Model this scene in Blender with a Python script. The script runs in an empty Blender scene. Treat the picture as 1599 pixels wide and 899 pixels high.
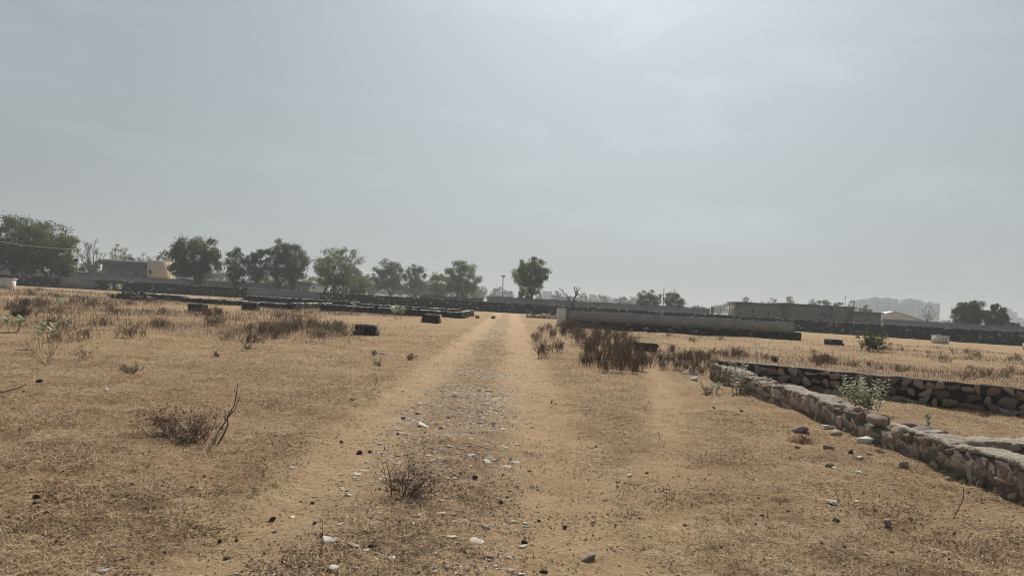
import bpy, bmesh, math
import numpy as np
from mathutils import Vector, Matrix

# ------------------------------------------------------------------ camera, sky, sun, exposure
SC = bpy.context.scene
COL = SC.collection
F_PX, CX, CY = 1155.0, 799.5, 449.5           # photograph 1599 x 899
EYE = 1.6
PITCH, ROLL = math.radians(1.02), math.radians(3.2)
cam_d = bpy.data.cameras.new('camera'); cam = bpy.data.objects.new('camera', cam_d); COL.objects.link(cam)
cam_d.sensor_width = 36.0; cam_d.lens = 36.0 * F_PX / 1599.0
cam_d.clip_start = 0.05; cam_d.clip_end = 20000
CAM_M = Matrix.Translation((0, 0, EYE)) @ Matrix.Rotation(math.radians(90) + PITCH, 4, 'X') @ Matrix.Rotation(ROLL, 4, 'Z')
cam.matrix_world = CAM_M
SC.camera = cam

SUN_EL, SUN_AZ = math.radians(40), math.radians(9)      # azimuth measured to the right of the view
w = bpy.data.worlds.new('World'); SC.world = w; w.use_nodes = True
nt = w.node_tree; nt.nodes.clear()
def WN(t, **k):
    n = nt.nodes.new(t)
    for a, b in k.items(): setattr(n, a, b)
    return n
sky = WN('ShaderNodeTexSky', sky_type='NISHITA', sun_disc=False, sun_elevation=SUN_EL, sun_rotation=SUN_AZ,
         altitude=250, air_density=1.0, dust_density=6.0, ozone_density=1.2)
hs = WN('ShaderNodeHueSaturation'); hs.inputs['Saturation'].default_value = 0.22
tc = WN('ShaderNodeTexCoord'); mp = WN('ShaderNodeMapping'); mp.inputs['Scale'].default_value = (1.2, 1.0, 5.0)
mp.inputs['Rotation'].default_value = (0.0, 0.10, 0.3)
cn = WN('ShaderNodeTexNoise'); cn.inputs['Scale'].default_value = 3.0; cn.inputs['Detail'].default_value = 8; cn.inputs['Roughness'].default_value = 0.6
cn.inputs['Distortion'].default_value = 0.6
cr = WN('ShaderNodeMapRange'); cr.inputs['From Min'].default_value = 0.50; cr.inputs['From Max'].default_value = 0.78
cr.inputs['To Min'].default_value = 1.0; cr.inputs['To Max'].default_value = 1.15
mul = WN('ShaderNodeVectorMath', operation='MULTIPLY'); tint = WN('ShaderNodeVectorMath', operation='MULTIPLY')
tint.inputs[1].default_value = (1.39, 1.56, 1.70)
bg = WN('ShaderNodeBackground'); bg.inputs['Strength'].default_value = 0.10
wo = WN('ShaderNodeOutputWorld')
L = nt.links.new
gmn = WN('ShaderNodeGamma'); gmn.inputs[1].default_value = 0.44     # milky air: an even, bright veil
L(sky.outputs[0], hs.inputs['Color']); L(tc.outputs['Generated'], mp.inputs[0]); L(mp.outputs[0], cn.inputs['Vector'])
L(cn.outputs[0], cr.inputs[0]); L(hs.outputs[0], gmn.inputs[0]); L(gmn.outputs[0], tint.inputs[0]); L(tint.outputs[0], mul.inputs[0]); L(cr.outputs[0], mul.inputs[1])
L(mul.outputs[0], bg.inputs[0]); L(bg.outputs[0], wo.inputs[0])

sun_d = bpy.data.lights.new('sun', 'SUN'); sun = bpy.data.objects.new('sun', sun_d); COL.objects.link(sun)
sun_d.energy = 5.0; sun_d.angle = math.radians(0.8); sun_d.color = (1.0, 0.93, 0.82)
SUN_V = Vector((math.sin(SUN_AZ) * math.cos(SUN_EL), math.cos(SUN_AZ) * math.cos(SUN_EL), math.sin(SUN_EL)))
sun.rotation_euler = SUN_V.to_track_quat('Z', 'Y').to_euler()
sun.location = (0, 0, 50)

SC.view_settings.view_transform = 'Standard'; SC.view_settings.look = 'None'
SC.view_settings.exposure = 0.16; SC.view_settings.gamma = 1.0
SC.render.engine = 'CYCLES'
SC.cycles.use_denoising = True; SC.cycles.filter_width = 1.05
SC.cycles.max_bounces = 6; SC.cycles.volume_bounces = 1; SC.cycles.transparent_max_bounces = 8
SC.cycles.diffuse_bounces = 3; SC.cycles.glossy_bounces = 2

# ------------------------------------------------------------------ helpers
R = np.random.default_rng(7)
U = lambda a, b: float(R.uniform(a, b))
def ray(px, py):
    return CAM_M.to_3x3() @ Vector(((px - CX) / F_PX, -(py - CY) / F_PX, -1.0))
def at(px, py, z=0.0):                 # the point of the plane of height z seen at this pixel
    d = ray(px, py); t = (z - EYE) / d.z
    return Vector((d.x * t, d.y * t, z))
def deep(px, py, Y):                   # the point at distance Y seen at this pixel
    d = ray(px, py); t = Y / d.y
    return Vector((d.x * t, Y, EYE + d.z * t))
HORIZ = lambda px: 470.0 + (px - 799.5) * math.tan(ROLL)

_perm = np.random.default_rng(99).random((256, 256))
def noise2(x, y):
    xi = np.floor(x).astype(int); yi = np.floor(y).astype(int); fx = x - xi; fy = y - yi
    fx = fx * fx * (3 - 2 * fx); fy = fy * fy * (3 - 2 * fy)
    a = _perm[xi & 255, yi & 255]; b = _perm[(xi + 1) & 255, yi & 255]; c = _perm[xi & 255, (yi + 1) & 255]; d = _perm[(xi + 1) & 255, (yi + 1) & 255]
    return (a * (1 - fx) + b * fx) * (1 - fy) + (c * (1 - fx) + d * fx) * fy
def fbm(x, y, s, o=4):
    x = np.asarray(x, float) * s + 37.3; y = np.asarray(y, float) * s + 11.9; v = 0; a = 0.5; t = 0
    for i in range(o):
        v = v + a * noise2(x, y); t += a; x = x * 2.03 + 5.1; y = y * 2.03 + 9.7; a *= 0.5
    return v / t
def sstep(a, b, x):
    t = np.clip((x - a) / (b - a), 0, 1); return t * t * (3 - 2 * t)

def wheel_mask(x, y):                  # bare sandy wheel tracks
    wob = (fbm(x * 0 + 3.0, y, 0.12, 2) - 0.5) * 0.5
    edge = (fbm(x, y, 1.6, 4) - 0.5) * 0.9
    l = np.exp(-((x + 1.55 - wob) / (0.50 + edge * 0.35)) ** 2)
    r = np.exp(-((x - 0.42 - wob) / (0.62 + edge * 0.4)) ** 2)
    px = np.interp(y, [2, 6, 9.4, 17.3, 24], [0.6, 1.3, 2.1, 3.6, 4.0])
    p = 0.55 * np.exp(-((x - px) / 0.45) ** 2) * sstep(26, 19, y)
    m = np.maximum(np.maximum(l, r * 0.95), p)
    return np.clip(m + edge * 0.35 * (m > .05), 0, 1) * sstep(110, 90, y)
def gravel_mask(x, y):
    c = np.exp(-((x + 0.65) / 0.8) ** 4)
    n = fbm(x, y, 0.55, 4)
    k = np.interp(y, [3, 6, 8.5, 9.6, 10.4, 14, 17, 22, 40, 80], [0.35, 0.3, 0.4, 1.0, 1.0, 0.7, 0.9, 0.7, 0.6, 0.3])
    return np.clip(c * k * sstep(0.36, 0.62, n) * 1.3, 0, 1) * sstep(100, 85, y)
def weed_mask(x, y):                   # where dry brown weeds stand thick in the field
    far_l = sstep(17, 27, y + 0.10 * x) * sstep(-3.2, -8, x + 0.02 * y) * sstep(95, 75, y)
    far_r = sstep(16, 24, y) * sstep(4.6, 7.5, x) * sstep(60, 52, y) * 0.7
    n = fbm(x, y, 0.16, 4)
    return np.clip((far_l + far_r) * sstep(0.38, 0.66, n), 0, 1)
def hgt(x, y):
    x = np.asarray(x, float); y = np.asarray(y, float)
    r = np.hypot(x, y)
    f = sstep(140, 60, r)
    z = (fbm(x, y, 0.35, 3) - 0.5) * 0.16 + (fbm(x, y, 1.7, 3) - 0.5) * 0.07 + (fbm(x, y, 7.0, 3) - 0.5) * 0.03 * sstep(30, 12, r)
    z = z - 0.06 * wheel_mask(x, y)
    return z * f
def g(p, sink=0.0):                    # drop a point on the ground
    return Vector((p[0], p[1], float(hgt(p[0], p[1])) - sink))

def mesh_np(name, V, F, mat, attrs=None, smooth=False):
    """F: list of int arrays (n,k)"""
    V = np.asarray(V, np.float32).reshape(-1, 3)
    me = bpy.data.meshes.new(name)
    me.vertices.add(len(V)); me.vertices.foreach_set('co', V.ravel())
    idx, st, tot = [], [], 0
    for f in F:
        f = np.asarray(f, np.int32)
        if f.size == 0: continue
        n, k = f.shape
        idx.append(f.ravel()); st.append(tot + np.arange(n) * k); tot += n * k
    idx = np.concatenate(idx); st = np.concatenate(st)
    me.loops.add(tot); me.loops.foreach_set('vertex_index', idx.astype(np.int32))
    me.polygons.add(len(st)); me.polygons.foreach_set('loop_start', st.astype(np.int32))
    if smooth: me.polygons.foreach_set('use_smooth', np.ones(len(st), bool))
    me.update(calc_edges=True); me.validate()
    for k, a in (attrs or {}).items():
        at_ = me.attributes.new(k, 'FLOAT', 'POINT'); at_.data.foreach_set('value', np.asarray(a, np.float32))
    if mat: me.materials.append(mat)
    return me
def obj(name, me, parent=None, loc=None):
    o = bpy.data.objects.new(name, me); COL.objects.link(o)
    if parent: o.parent = parent
    if loc is not None: o.location = loc
    return o
def tag(o, label=None, cat=None, group=None, kind=None):
    if label: o['label'] = label
    if cat: o['category'] = cat
    if group: o['group'] = group
    if kind: o['kind'] = kind
    return o
def thing(name, label, cat, loc=(0, 0, 0), rz=0, group=None):
    o = bpy.data.objects.new(name, None); COL.objects.link(o); o.location = loc; o.rotation_euler = (0, 0, rz)
    o.empty_display_size = 0.2
    return tag(o, label, cat, group)
def dup(root, loc, rz=0, sc=1.0, label=None, group=None):
    r = root.copy(); COL.objects.link(r); r.location = loc; r.rotation_euler = (0, 0, rz)
    r.scale = (sc, sc, sc) if not isinstance(sc, tuple) else sc
    if label: r['label'] = label
    if group: r['group'] = group
    for ch in list(root.children):
        c = ch.copy(); COL.objects.link(c); c.parent = r
        for gch in list(ch.children):
            d = gch.copy(); COL.objects.link(d); d.parent = c
    return r

class MB:                              # collects geometry for one mesh
    def __init__(s): s.V = []; s.F = {}; s.n = 0; s.A = []
    def add(s, V, F, a=0.5):
        V = np.asarray(V, float).reshape(-1, 3)
        s.V.append(V); s.A.append(np.full(len(V), a) if np.isscalar(a) else np.asarray(a, float))
        for f in (F if isinstance(F, list) else [F]):
            f = np.asarray(f, int)
            if f.size: s.F.setdefault(f.shape[1], []).append(f + s.n)
        s.n += len(V); return s
    def box(s, c, size, rz=0, a=0.5, taper=1.0):
        x, y, z = [q / 2 for q in size]
        v = np.array([[-x, -y, -z], [x, -y, -z], [x, y, -z], [-x, y, -z], [-x * taper, -y * taper, z], [x * taper, -y * taper, z], [x * taper, y * taper, z], [-x * taper, y * taper, z]])
        cs, sn = math.cos(rz), math.sin(rz)
        v = v @ np.array([[cs, sn, 0], [-sn, cs, 0], [0, 0, 1]]) + np.asarray(c, float)
        return s.add(v, [[0, 3, 2, 1], [4, 5, 6, 7], [0, 1, 5, 4], [1, 2, 6, 5], [2, 3, 7, 6], [3, 0, 4, 7]], a) if False else s.add(v, np.array([[0, 3, 2, 1], [4, 5, 6, 7], [0, 1, 5, 4], [1, 2, 6, 5], [2, 3, 7, 6], [3, 0, 4, 7]]), a)
    def tube(s, P, r, sides=4, a=0.5):
        P = np.asarray(P, float); n = len(P); r = np.broadcast_to(np.asarray(r, float), (n,))
        T = np.gradient(P, axis=0); T /= np.linalg.norm(T, axis=1, keepdims=True) + 1e-9
        ref = np.array([0.31, 0.87, 0.38]) if abs(T[0, 2]) > .6 else np.array([0., 0.1, 1.])
        B = np.cross(T, ref); B /= np.linalg.norm(B, axis=1, keepdims=True) + 1e-9
        N = np.cross(B, T); an = np.arange(sides) * 2 * np.pi / sides
        V = P[:, None, :] + r[:, None, None] * (np.cos(an)[None, :, None] * B[:, None, :] + np.sin(an)[None, :, None] * N[:, None, :])
        i = np.arange(n - 1)[:, None] * sides; j = np.arange(sides)[None, :]; k = (j + 1) % sides
        f = np.stack([i + j, i + k, i + sides + k, i + sides + j], -1).reshape(-1, 4)
        s.add(V.reshape(-1, 3), f, a)
        e = (n - 1) * sides
        if sides == 4: s.F.setdefault(4, []).append(np.array([[e, e + 1, e + 2, e + 3]]) + s.n - n * sides)
        if sides == 3: s.F.setdefault(3, []).append(np.array([[e, e + 1, e + 2]]) + s.n - n * sides)
        return s
    def mesh(s, name, mat, smooth=False):
        return mesh_np(name, np.concatenate(s.V), [np.concatenate(v) for v in s.F.values()], mat, {'shade': np.concatenate(s.A)}, smooth)
    def obj(s, name, mat, parent=None, loc=None, smooth=False):
        return obj(name, s.mesh(name, mat, smooth), parent, loc)

# ------------------------------------------------------------------ materials
def mat(name, ramp, scale=4.0, detail=6, rough=0.9, bump=0.0, bscale=30.0, attr=0.0, transl=0.0, stretch=(1, 1, 1), dist=0.02, spots=None, spec=0.2):
    """ramp: list of (pos, rgb); factor = noise*(1-attr) + per-piece shade*attr"""
    m = bpy.data.materials.new(name); m.use_nodes = True; t = m.node_tree; t.nodes.clear(); N = t.nodes.new; K = t.links.new
    o = N('ShaderNodeOutputMaterial'); b = N('ShaderNodeBsdfPrincipled'); b.inputs['Roughness'].default_value = rough
    b.inputs['Specular IOR Level'].default_value = spec
    tcn = N('ShaderNodeTexCoord'); mpn = N('ShaderNodeMapping'); mpn.inputs['Scale'].default_value = stretch
    K(tcn.outputs['Object'], mpn.inputs[0])
    n = N('ShaderNodeTexNoise'); n.inputs['Scale'].default_value = scale; n.inputs['Detail'].default_value = detail; n.inputs['Roughness'].default_value = 0.62
    K(mpn.outputs[0], n.inputs['Vector'])
    at_ = N('ShaderNodeAttribute'); at_.attribute_name = 'shade'
    mx = N('ShaderNodeMix'); mx.data_type = 'FLOAT'; mx.inputs[0].default_value = attr
    K(n.outputs[0], mx.inputs[2]); K(at_.outputs['Fac'], mx.inputs[3])
    r = N('ShaderNodeValToRGB'); e = r.color_ramp.elements
    while len(e) > 1: e.remove(e[-1])
    e[0].position = ramp[0][0]; e[0].color = (*ramp[0][1], 1)
    for p, c in ramp[1:]:
        q = e.new(p); q.color = (*c, 1)
    K(mx.outputs[0], r.inputs[0]); colr = r.outputs[0]
    if spots:                                   # stains: (scale, lo, hi, rgb)
        n2 = N('ShaderNodeTexNoise'); n2.inputs['Scale'].default_value = spots[0]; n2.inputs['Detail'].default_value = 8; n2.inputs['Roughness'].default_value = 0.7
        K(tcn.outputs['Object'], n2.inputs['Vector'])
        mr = N('ShaderNodeMapRange'); mr.inputs['From Min'].default_value = spots[1]; mr.inputs['From Max'].default_value = spots[2]
        K(n2.outputs[0], mr.inputs[0])
        mc = N('ShaderNodeMix'); mc.data_type = 'RGBA'; K(mr.outputs[0], mc.inputs[0]); K(colr, mc.inputs[6]); mc.inputs[7].default_value = (*spots[3], 1)
        colr = mc.outputs[2]
    K(colr, b.inputs['Base Color'])
    if bump:
        n3 = N('ShaderNodeTexNoise'); n3.inputs['Scale'].default_value = bscale; n3.inputs['Detail'].default_value = 6; K(tcn.outputs['Object'], n3.inputs['Vector'])
        bp = N('ShaderNodeBump'); bp.inputs['Strength'].default_value = bump; bp.inputs['Distance'].default_value = dist
        K(n3.outputs[0], bp.inputs['Height']); K(bp.outputs[0], b.inputs['Normal'])
    sh = b.outputs[0]
    if transl:
        tr = N('ShaderNodeBsdfTranslucent'); K(colr, tr.inputs[0]); ms = N('ShaderNodeMixShader'); ms.inputs[0].default_value = transl
        K(b.outputs[0], ms.inputs[1]); K(tr.outputs[0], ms.inputs[2]); sh = ms.outputs[0]
    K(sh, o.inputs[0]); return m

def ground_material():
    m = bpy.data.materials.new('dry_earth'); m.use_nodes = True; t = m.node_tree; t.nodes.clear(); N = t.nodes.new; K = t.links.new
    o = N('ShaderNodeOutputMaterial'); b = N('ShaderNodeBsdfPrincipled'); b.inputs['Roughness'].default_value = 0.95; b.inputs['Specular IOR Level'].default_value = 0.05
    tcn = N('ShaderNodeTexCoord')
    def noise(s, d=8, r=0.65, stretch=None):
        n = N('ShaderNodeTexNoise'); n.inputs['Scale'].default_value = s; n.inputs['Detail'].default_value = d; n.inputs['Roughness'].default_value = r
        K(tcn.outputs['Object'], n.inputs['Vector']); return n.outputs[0]
    def rng(v, a, b_, c=0.0, d=1.0):
        r = N('ShaderNodeMapRange'); r.inputs['From Min'].default_value = a; r.inputs['From Max'].default_value = b_
        r.inputs['To Min'].default_value = c; r.inputs['To Max'].default_value = d; K(v, r.inputs[0]); return r.outputs[0]
    def mixc(f, c1, c2):
        c1, c2 = [tuple(min(.8, (sum(c_) / 3 * .06 + q * .94) * 1.20) for q in c_) if isinstance(c_, tuple) else c_ for c_ in (c1, c2)]
        x = N('ShaderNodeMix'); x.data_type = 'RGBA'
        if isinstance(f, float): x.inputs[0].default_value = f
        else: K(f, x.inputs[0])
        for i, c in ((6, c1), (7, c2)):
            if isinstance(c, tuple): x.inputs[i].default_value = (*c, 1)
            else: K(c, x.inputs[i])
        return x.outputs[2]
    def mth(op, a, b_):
        x = N('ShaderNodeMath'); x.operation = op
        for i, v in ((0, a), (1, b_)):
            if isinstance(v, (int, float)): x.inputs[i].default_value = v
            else: K(v, x.inputs[i])
        return x.outputs[0]
    def attr(n):
        a = N('ShaderNodeAttribute'); a.attribute_name = n; return a.outputs['Fac']
    big, mid, fine, vfine = noise(0.35), noise(2.2, 10, .7), noise(14, 8, .7), noise(70, 5, .7)
    grass = mixc(rng(mid, .38, .64), (.30, .195, .105), (.40, .275, .155))
    grass = mixc(rng(big, .42, .62, 0, .55), grass, (.33, .20, .105))
    bare = noise(.75, 9, .68)
    grass = mixc(rng(bare, .47, .60, 0, .75), grass, (.42, .31, .19))          # dusty bare patches
    grass = mixc(rng(bare, .44, .34, 0, .55), grass, (.22, .135, .075))
    grass = mixc(rng(fine, .52, .64, 0, .8), grass, (.15, .085, .045))       # reddish litter
    grass = mixc(rng(fine, .46, .34, 0, .7), grass, (.47, .35, .21))          # bleached straw
    grass = mixc(rng(vfine, .53, .62, 0, .9), grass, (.10, .06, .035))
    grass = mixc(rng(vfine, .43, .32, 0, .75), grass, (.52, .41, .27))
    sand = mixc(rng(mid, .35, .65), (.40, .275, .16), (.47, .335, .20))
    sand = mixc(rng(fine, .54, .68, 0, .6), sand, (.27, .17, .095))
    sand = mixc(rng(vfine, .55, .65, 0, .75), sand, (.17, .10, .06))
    tr = rng(mth('ADD', attr('track'), rng(fine, .3, .7, -.22, .22)), .25, .62)
    c = mixc(tr, grass, sand)
    weeds = mixc(rng(mid, .4, .62), (.17, .11, .07), (.27, .18, .11))
    c = mixc(mth('MULTIPLY', attr('weeds'), rng(mid, .3, .55, .3, .85)), c, weeds)
    vor = N('ShaderNodeTexVoronoi'); vor.inputs['Scale'].default_value = 11; K(tcn.outputs['Object'], vor.inputs['Vector'])
    sepc = N('ShaderNodeSeparateColor'); K(vor.outputs['Color'], sepc.inputs[0])
    stone = mth('MULTIPLY', mth('MULTIPLY', attr('gravel'), rng(sepc.outputs[0], .45, .55)), rng(vor.outputs['Distance'], .5, .38))
    c = mixc(mth('MULTIPLY', attr('gravel'), .5), c, (.37, .285, .20))
    c = mixc(stone, c, mixc(sepc.outputs[1], (.34, .29, .23), (.52, .47, .40)))
    K(c, b.inputs['Base Color'])
    hsum = mth('ADD', mth('MULTIPLY', fine, 0.7), mth('ADD', mth('MULTIPLY', vfine, .35), mth('MULTIPLY', stone, .25)))
    bp = N('ShaderNodeBump'); bp.inputs['Strength'].default_value = 1.0; bp.inputs['Distance'].default_value = 0.09
    K(hsum, bp.inputs['Height']); K(bp.outputs[0], b.inputs['Normal']); K(b.outputs[0], o.inputs[0]); return m

M = {}
M['ground'] = ground_material()
M['straw'] = mat('straw', [(0, (.10, .065, .035)), (.18, (.26, .165, .095)), (.45, (.48, .36, .22)), (1, (.70, .57, .38))], attr=1.0, transl=0.25, rough=.8)
M['weed'] = mat('dry_weed', [(0, (.06, .043, .03)), (.5, (.155, .112, .077)), (1, (.32, .235, .155))], attr=1.0, transl=0.25)
M['twig'] = mat('twig_bark', [(.3, (.07, .046, .034)), (.7, (.16, .108, .078))], scale=9, attr=0.4)
M['litter'] = mat('leaf_litter', [(0, (.03, .018, .012)), (.5, (.10, .055, .030)), (1, (.22, .125, .068))], attr=1.0)
M['weed_stem'] = mat('weed_stem', [(.3, (.10, .07, .048)), (.7, (.20, .14, .095))], scale=9, attr=.4)
M['dead_leaf'] = mat('dead_leaf', [(0, (.045, .032, .025)), (.5, (.095, .068, .05)), (1, (.19, .14, .10))], attr=1.0, transl=.3)
M['pale_bark'] = mat('pale_bark', [(.3, (.20, .17, .12)), (.7, (.42, .38, .30))], scale=6, attr=0.3, bump=.4)
M['bark'] = mat('bark', [(.3, (.035, .027, .022)), (.7, (.10, .08, .065))], scale=3, bump=.5, bscale=8)
M['milkweed'] = mat('milkweed_leaf', [(0, (.14, .18, .10)), (.5, (.31, .345, .23)), (1, (.60, .60, .50))], attr=1.0, transl=.35, rough=.6)
def leafm(n, a, b, c): return mat(n, [(0, a), (.5, b), (1, c)], attr=1.0, transl=.4, rough=.7)
M['leaf'] = leafm('leaf_dark', (.032, .042, .018), (.066, .082, .032), (.12, .14, .05))
M['leaf_olive'] = leafm('leaf_olive', (.055, .06, .025), (.10, .108, .044), (.16, .17, .068))
M['leaf_light'] = leafm('leaf_light', (.07, .10, .036), (.125, .16, .06), (.19, .225, .09))
M['stone'] = mat('rubble_stone', [(.0, (.075, .06, .05)), (.22, (.17, .135, .11)), (.38, (.30, .205, .16)), (.52, (.25, .21, .18)), (.66, (.36, .28, .215)), (.8, (.31, .28, .25)), (1, (.50, .44, .37))], scale=5, attr=.78, bump=.5, bscale=14, spots=(3, .55, .75, (.09, .075, .065)))
M['stone_dark'] = mat('dark_rubble', [(.0, (.022, .021, .020)), (.5, (.05, .046, .043)), (.72, (.12, .108, .098)), (1, (.42, .39, .35))], scale=2, attr=.8, bump=.5, bscale=10)
M['mortar'] = mat('mortar', [(.3, (.075, .062, .05)), (.7, (.17, .14, .11))], scale=6, bump=.8, bscale=20)
M['mortar_dark'] = mat('mortar_dark', [(.3, (.03, .028, .026)), (.7, (.07, .063, .057))], scale=3, bump=.6, bscale=9)
M['cap'] = mat('mortar_cap', [(.25, (.20, .17, .135)), (.5, (.30, .262, .212)), (.8, (.41, .365, .30))], scale=11, detail=9, bump=1.0, bscale=34, dist=.035, spots=(14, .53, .64, (.13, .105, .08)))
M['cement'] = mat('cement_render', [(.25, (.19, .183, .172)), (.75, (.30, .288, .268))], scale=1.2, bump=.3, bscale=12, spots=(2.5, .58, .78, (.07, .066, .06)))
M['cement_old'] = mat('weathered_cement', [(.25, (.15, .145, .143)), (.75, (.25, .24, .235))], scale=.6, bump=.2, spots=(1.2, .55, .8, (.07, .066, .066)), stretch=(1, 1, .4))
M['whitewash'] = mat('whitewash', [(.3, (.48, .46, .43)), (.7, (.68, .66, .62))], scale=3, bump=.3, spots=(4, .55, .8, (.28, .25, .21)))
M['brick'] = mat('old_brick', [(.25, (.12, .098, .086)), (.75, (.21, .175, .152))], scale=1.4, bump=.3, spots=(.8, .5, .8, (.10, .085, .08)))
M['greywall'] = mat('grey_wall', [(.3, (.17, .165, .16)), (.7, (.25, .24, .23))], scale=.7, bump=.2)
M['beige'] = mat('beige_wall', [(.3, (.50, .40, .29)), (.7, (.58, .47, .35))], scale=.6, bump=.2)
M['roof'] = mat('roof_slab', [(.3, (.085, .08, .08)), (.7, (.14, .13, .125))], scale=1, bump=.3)
M['dark'] = mat('dark_opening', [(.3, (.02, .02, .02)), (.7, (.035, .033, .03))], scale=2)
M['glass'] = mat('window_glass', [(.3, (.05, .06, .07)), (.7, (.08, .09, .10))], scale=2, rough=.2, spec=.5)
M['pale'] = mat('pale_paint', [(.3, (.55, .55, .54)), (.7, (.70, .70, .69))], scale=.4)
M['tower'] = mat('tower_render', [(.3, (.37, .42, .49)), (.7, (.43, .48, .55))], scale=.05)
M['metal'] = mat('grey_metal', [(.3, (.10, .10, .10)), (.7, (.17, .17, .17))], scale=5, rough=.5)
M['sheet'] = mat('metal_sheet', [(.3, (.52, .50, .47)), (.7, (.62, .60, .57))], scale=.5, rough=.5)
M['plastic'] = mat('white_plastic', [(.3, (.70, .70, .78)), (.7, (.85, .85, .90))], scale=9, transl=.3, rough=.4)
M['pale_stone'] = mat('pale_stone', [(.0, (.30, .255, .20)), (.5, (.46, .41, .345)), (1, (.62, .575, .51))], scale=7, attr=.7, bump=.4, bscale=30, spots=(9, .6, .75, (.27, .21, .15)))
M['weed_leaf'] = mat('weed_leaf', [(0, (.07, .052, .038)), (.5, (.15, .113, .08)), (1, (.26, .20, .14))], attr=1.0, transl=.3)
M['clod'] = mat('earth_clod', [(.3, (.045, .03, .022)), (.7, (.10, .065, .042))], scale=20, bump=.6, bscale=60)
M['mound'] = mat('red_soil', [(.3, (.16, .085, .045)), (.7, (.28, .165, .09))], scale=14, bump=1.0, bscale=40)

# ------------------------------------------------------------------ the setting: ground and haze
fa = np.radians(np.concatenate([np.linspace(-180, -48, 45)[:-1], np.linspace(-48, 48, 520), np.linspace(48, 180, 45)[1:-1]]))
rr = np.concatenate([[0.4, 0.9, 1.5, 2.1], np.exp(np.linspace(math.log(2.6), math.log(70), 400)), np.exp(np.linspace(math.log(72), math.log(4200), 70))])
A_, R_ = np.meshgrid(fa, rr)
gx, gy = (np.sin(A_) * R_).ravel(), (np.cos(A_) * R_).ravel()
gz = hgt(gx, gy)
na, nr = len(fa), len(rr)
i, j = np.meshgrid(np.arange(nr - 1), np.arange(na), indexing='ij'); k = (j + 1) % na
gf = np.stack([i * na + j, i * na + k, (i + 1) * na + k, (i + 1) * na + j], -1).reshape(-1, 4)[:, ::-1]
GV = np.stack([gx, gy, gz], 1); GV = np.vstack([GV, [[0, 0, hgt(0, 0)]]])
cf = np.stack([np.arange(na), (np.arange(na) + 1) % na, np.full(na, len(GV) - 1)], 1)[:, ::-1]
ax, ay = GV[:, 0], GV[:, 1]
gm = mesh_np('ground', GV, [gf, cf], M['ground'], {'track': wheel_mask(ax, ay), 'gravel': gravel_mask(ax, ay), 'weeds': weed_mask(ax, ay)}, True)
tag(obj('ground', gm), kind='structure')

HAZE_D = 0.00085
hm = bpy.data.materials.new('haze_air'); hm.use_nodes = True; ht = hm.node_tree; ht.nodes.clear()
ho = ht.nodes.new('ShaderNodeOutputMaterial'); hv = ht.nodes.new('ShaderNodeVolumePrincipled')
hv.inputs['Color'].default_value = (0.64, 0.72, 0.78, 1); hv.inputs['Density'].default_value = HAZE_D; hv.inputs['Anisotropy'].default_value = 0.1
ht.links.new(hv.outputs[0], ho.inputs['Volume'])
hb = MB().box((0, 0, 29.0), (8700, 8700, 64.0))
tag(hb.obj('haze', hm), kind='stuff')

# ------------------------------------------------------------------ rocks and rubble walls
def rock_template(seed, n=13, flat=1.0):
    rg = np.random.default_rng(seed); bm = bmesh.new()
    for q in range(n):
        v = rg.normal(size=3); v /= np.linalg.norm(v); v = np.sign(v) * np.abs(v) ** 0.7
        bm.verts.new(v * rg.uniform(.75, 1.0) * np.array([1, 1, flat]) * .5)
    res = bmesh.ops.convex_hull(bm, input=bm.verts)
    bmesh.ops.delete(bm, geom=[e for e in res['geom_interior'] if isinstance(e, bmesh.types.BMVert)], context='VERTS')
    bmesh.ops.bevel(bm, geom=list(bm.edges), offset=.03, segments=1, affect='EDGES')
    bmesh.ops.triangulate(bm, faces=bm.faces)
    bm.verts.index_update()
    V = np.array([v.co[:] for v in bm.verts]); Fc = np.array([[v.index for v in f.verts] for f in bm.faces]); bm.free()
    ext = V.max(0) - V.min(0); V = (V - (V.max(0) + V.min(0)) / 2) / ext
    return V, Fc
ROCKS = [rock_template(100 + s, 12 + s % 5) for s in range(14)]
ROCKS_LO = []
for s in range(8):
    rg = np.random.default_rng(300 + s); bm = bmesh.new()
    for q in range(9):
        v = rg.normal(size=3); v /= np.linalg.norm(v); bm.verts.new(np.sign(v) * np.abs(v) ** .6 * .5)
    bmesh.ops.convex_hull(bm, input=bm.verts); bmesh.ops.triangulate(bm, faces=bm.faces); bm.verts.index_update()
    V = np.array([v.co[:] for v in bm.verts]); Fc = np.array([[v.index for v in f.verts] for f in bm.faces]); bm.free()
    V = (V - (V.max(0) + V.min(0)) / 2) / (V.max(0) - V.min(0)); ROCKS_LO.append((V, Fc))
def put_rock(mb, c, size, basis=None, shade=None, spin=0.4, lo=False, flat=None):
    """size along basis (u, n, z)"""
    T = ROCKS_LO if lo else ROCKS
    V, Fc = T[int(R.integers(len(T)))]
    e = Matrix.Rotation(U(-spin, spin), 3, 'X') @ Matrix.Rotation(U(-spin, spin), 3, 'Y') @ Matrix.Rotation(U(0, 6.28) if spin > 1 else U(-spin, spin), 3, 'Z')
    fl = np.array([R.choice([-1, 1]), R.choice([-1, 1]), R.choice([-1, 1])])
    f = Fc if fl.prod() > 0 else Fc[:, ::-1]
    v = (V * fl * np.asarray(size)) @ np.array(e).T
    if flat is not None: v[:, 1] = np.where(v[:, 1] > flat, flat + (v[:, 1] - flat) * .32, v[:, 1])
    if basis is not None: v = v @ np.asarray(basis)
    mb.add(v + np.asarray(c, float), f, U(0, 1) if shade is None else shade)

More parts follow.
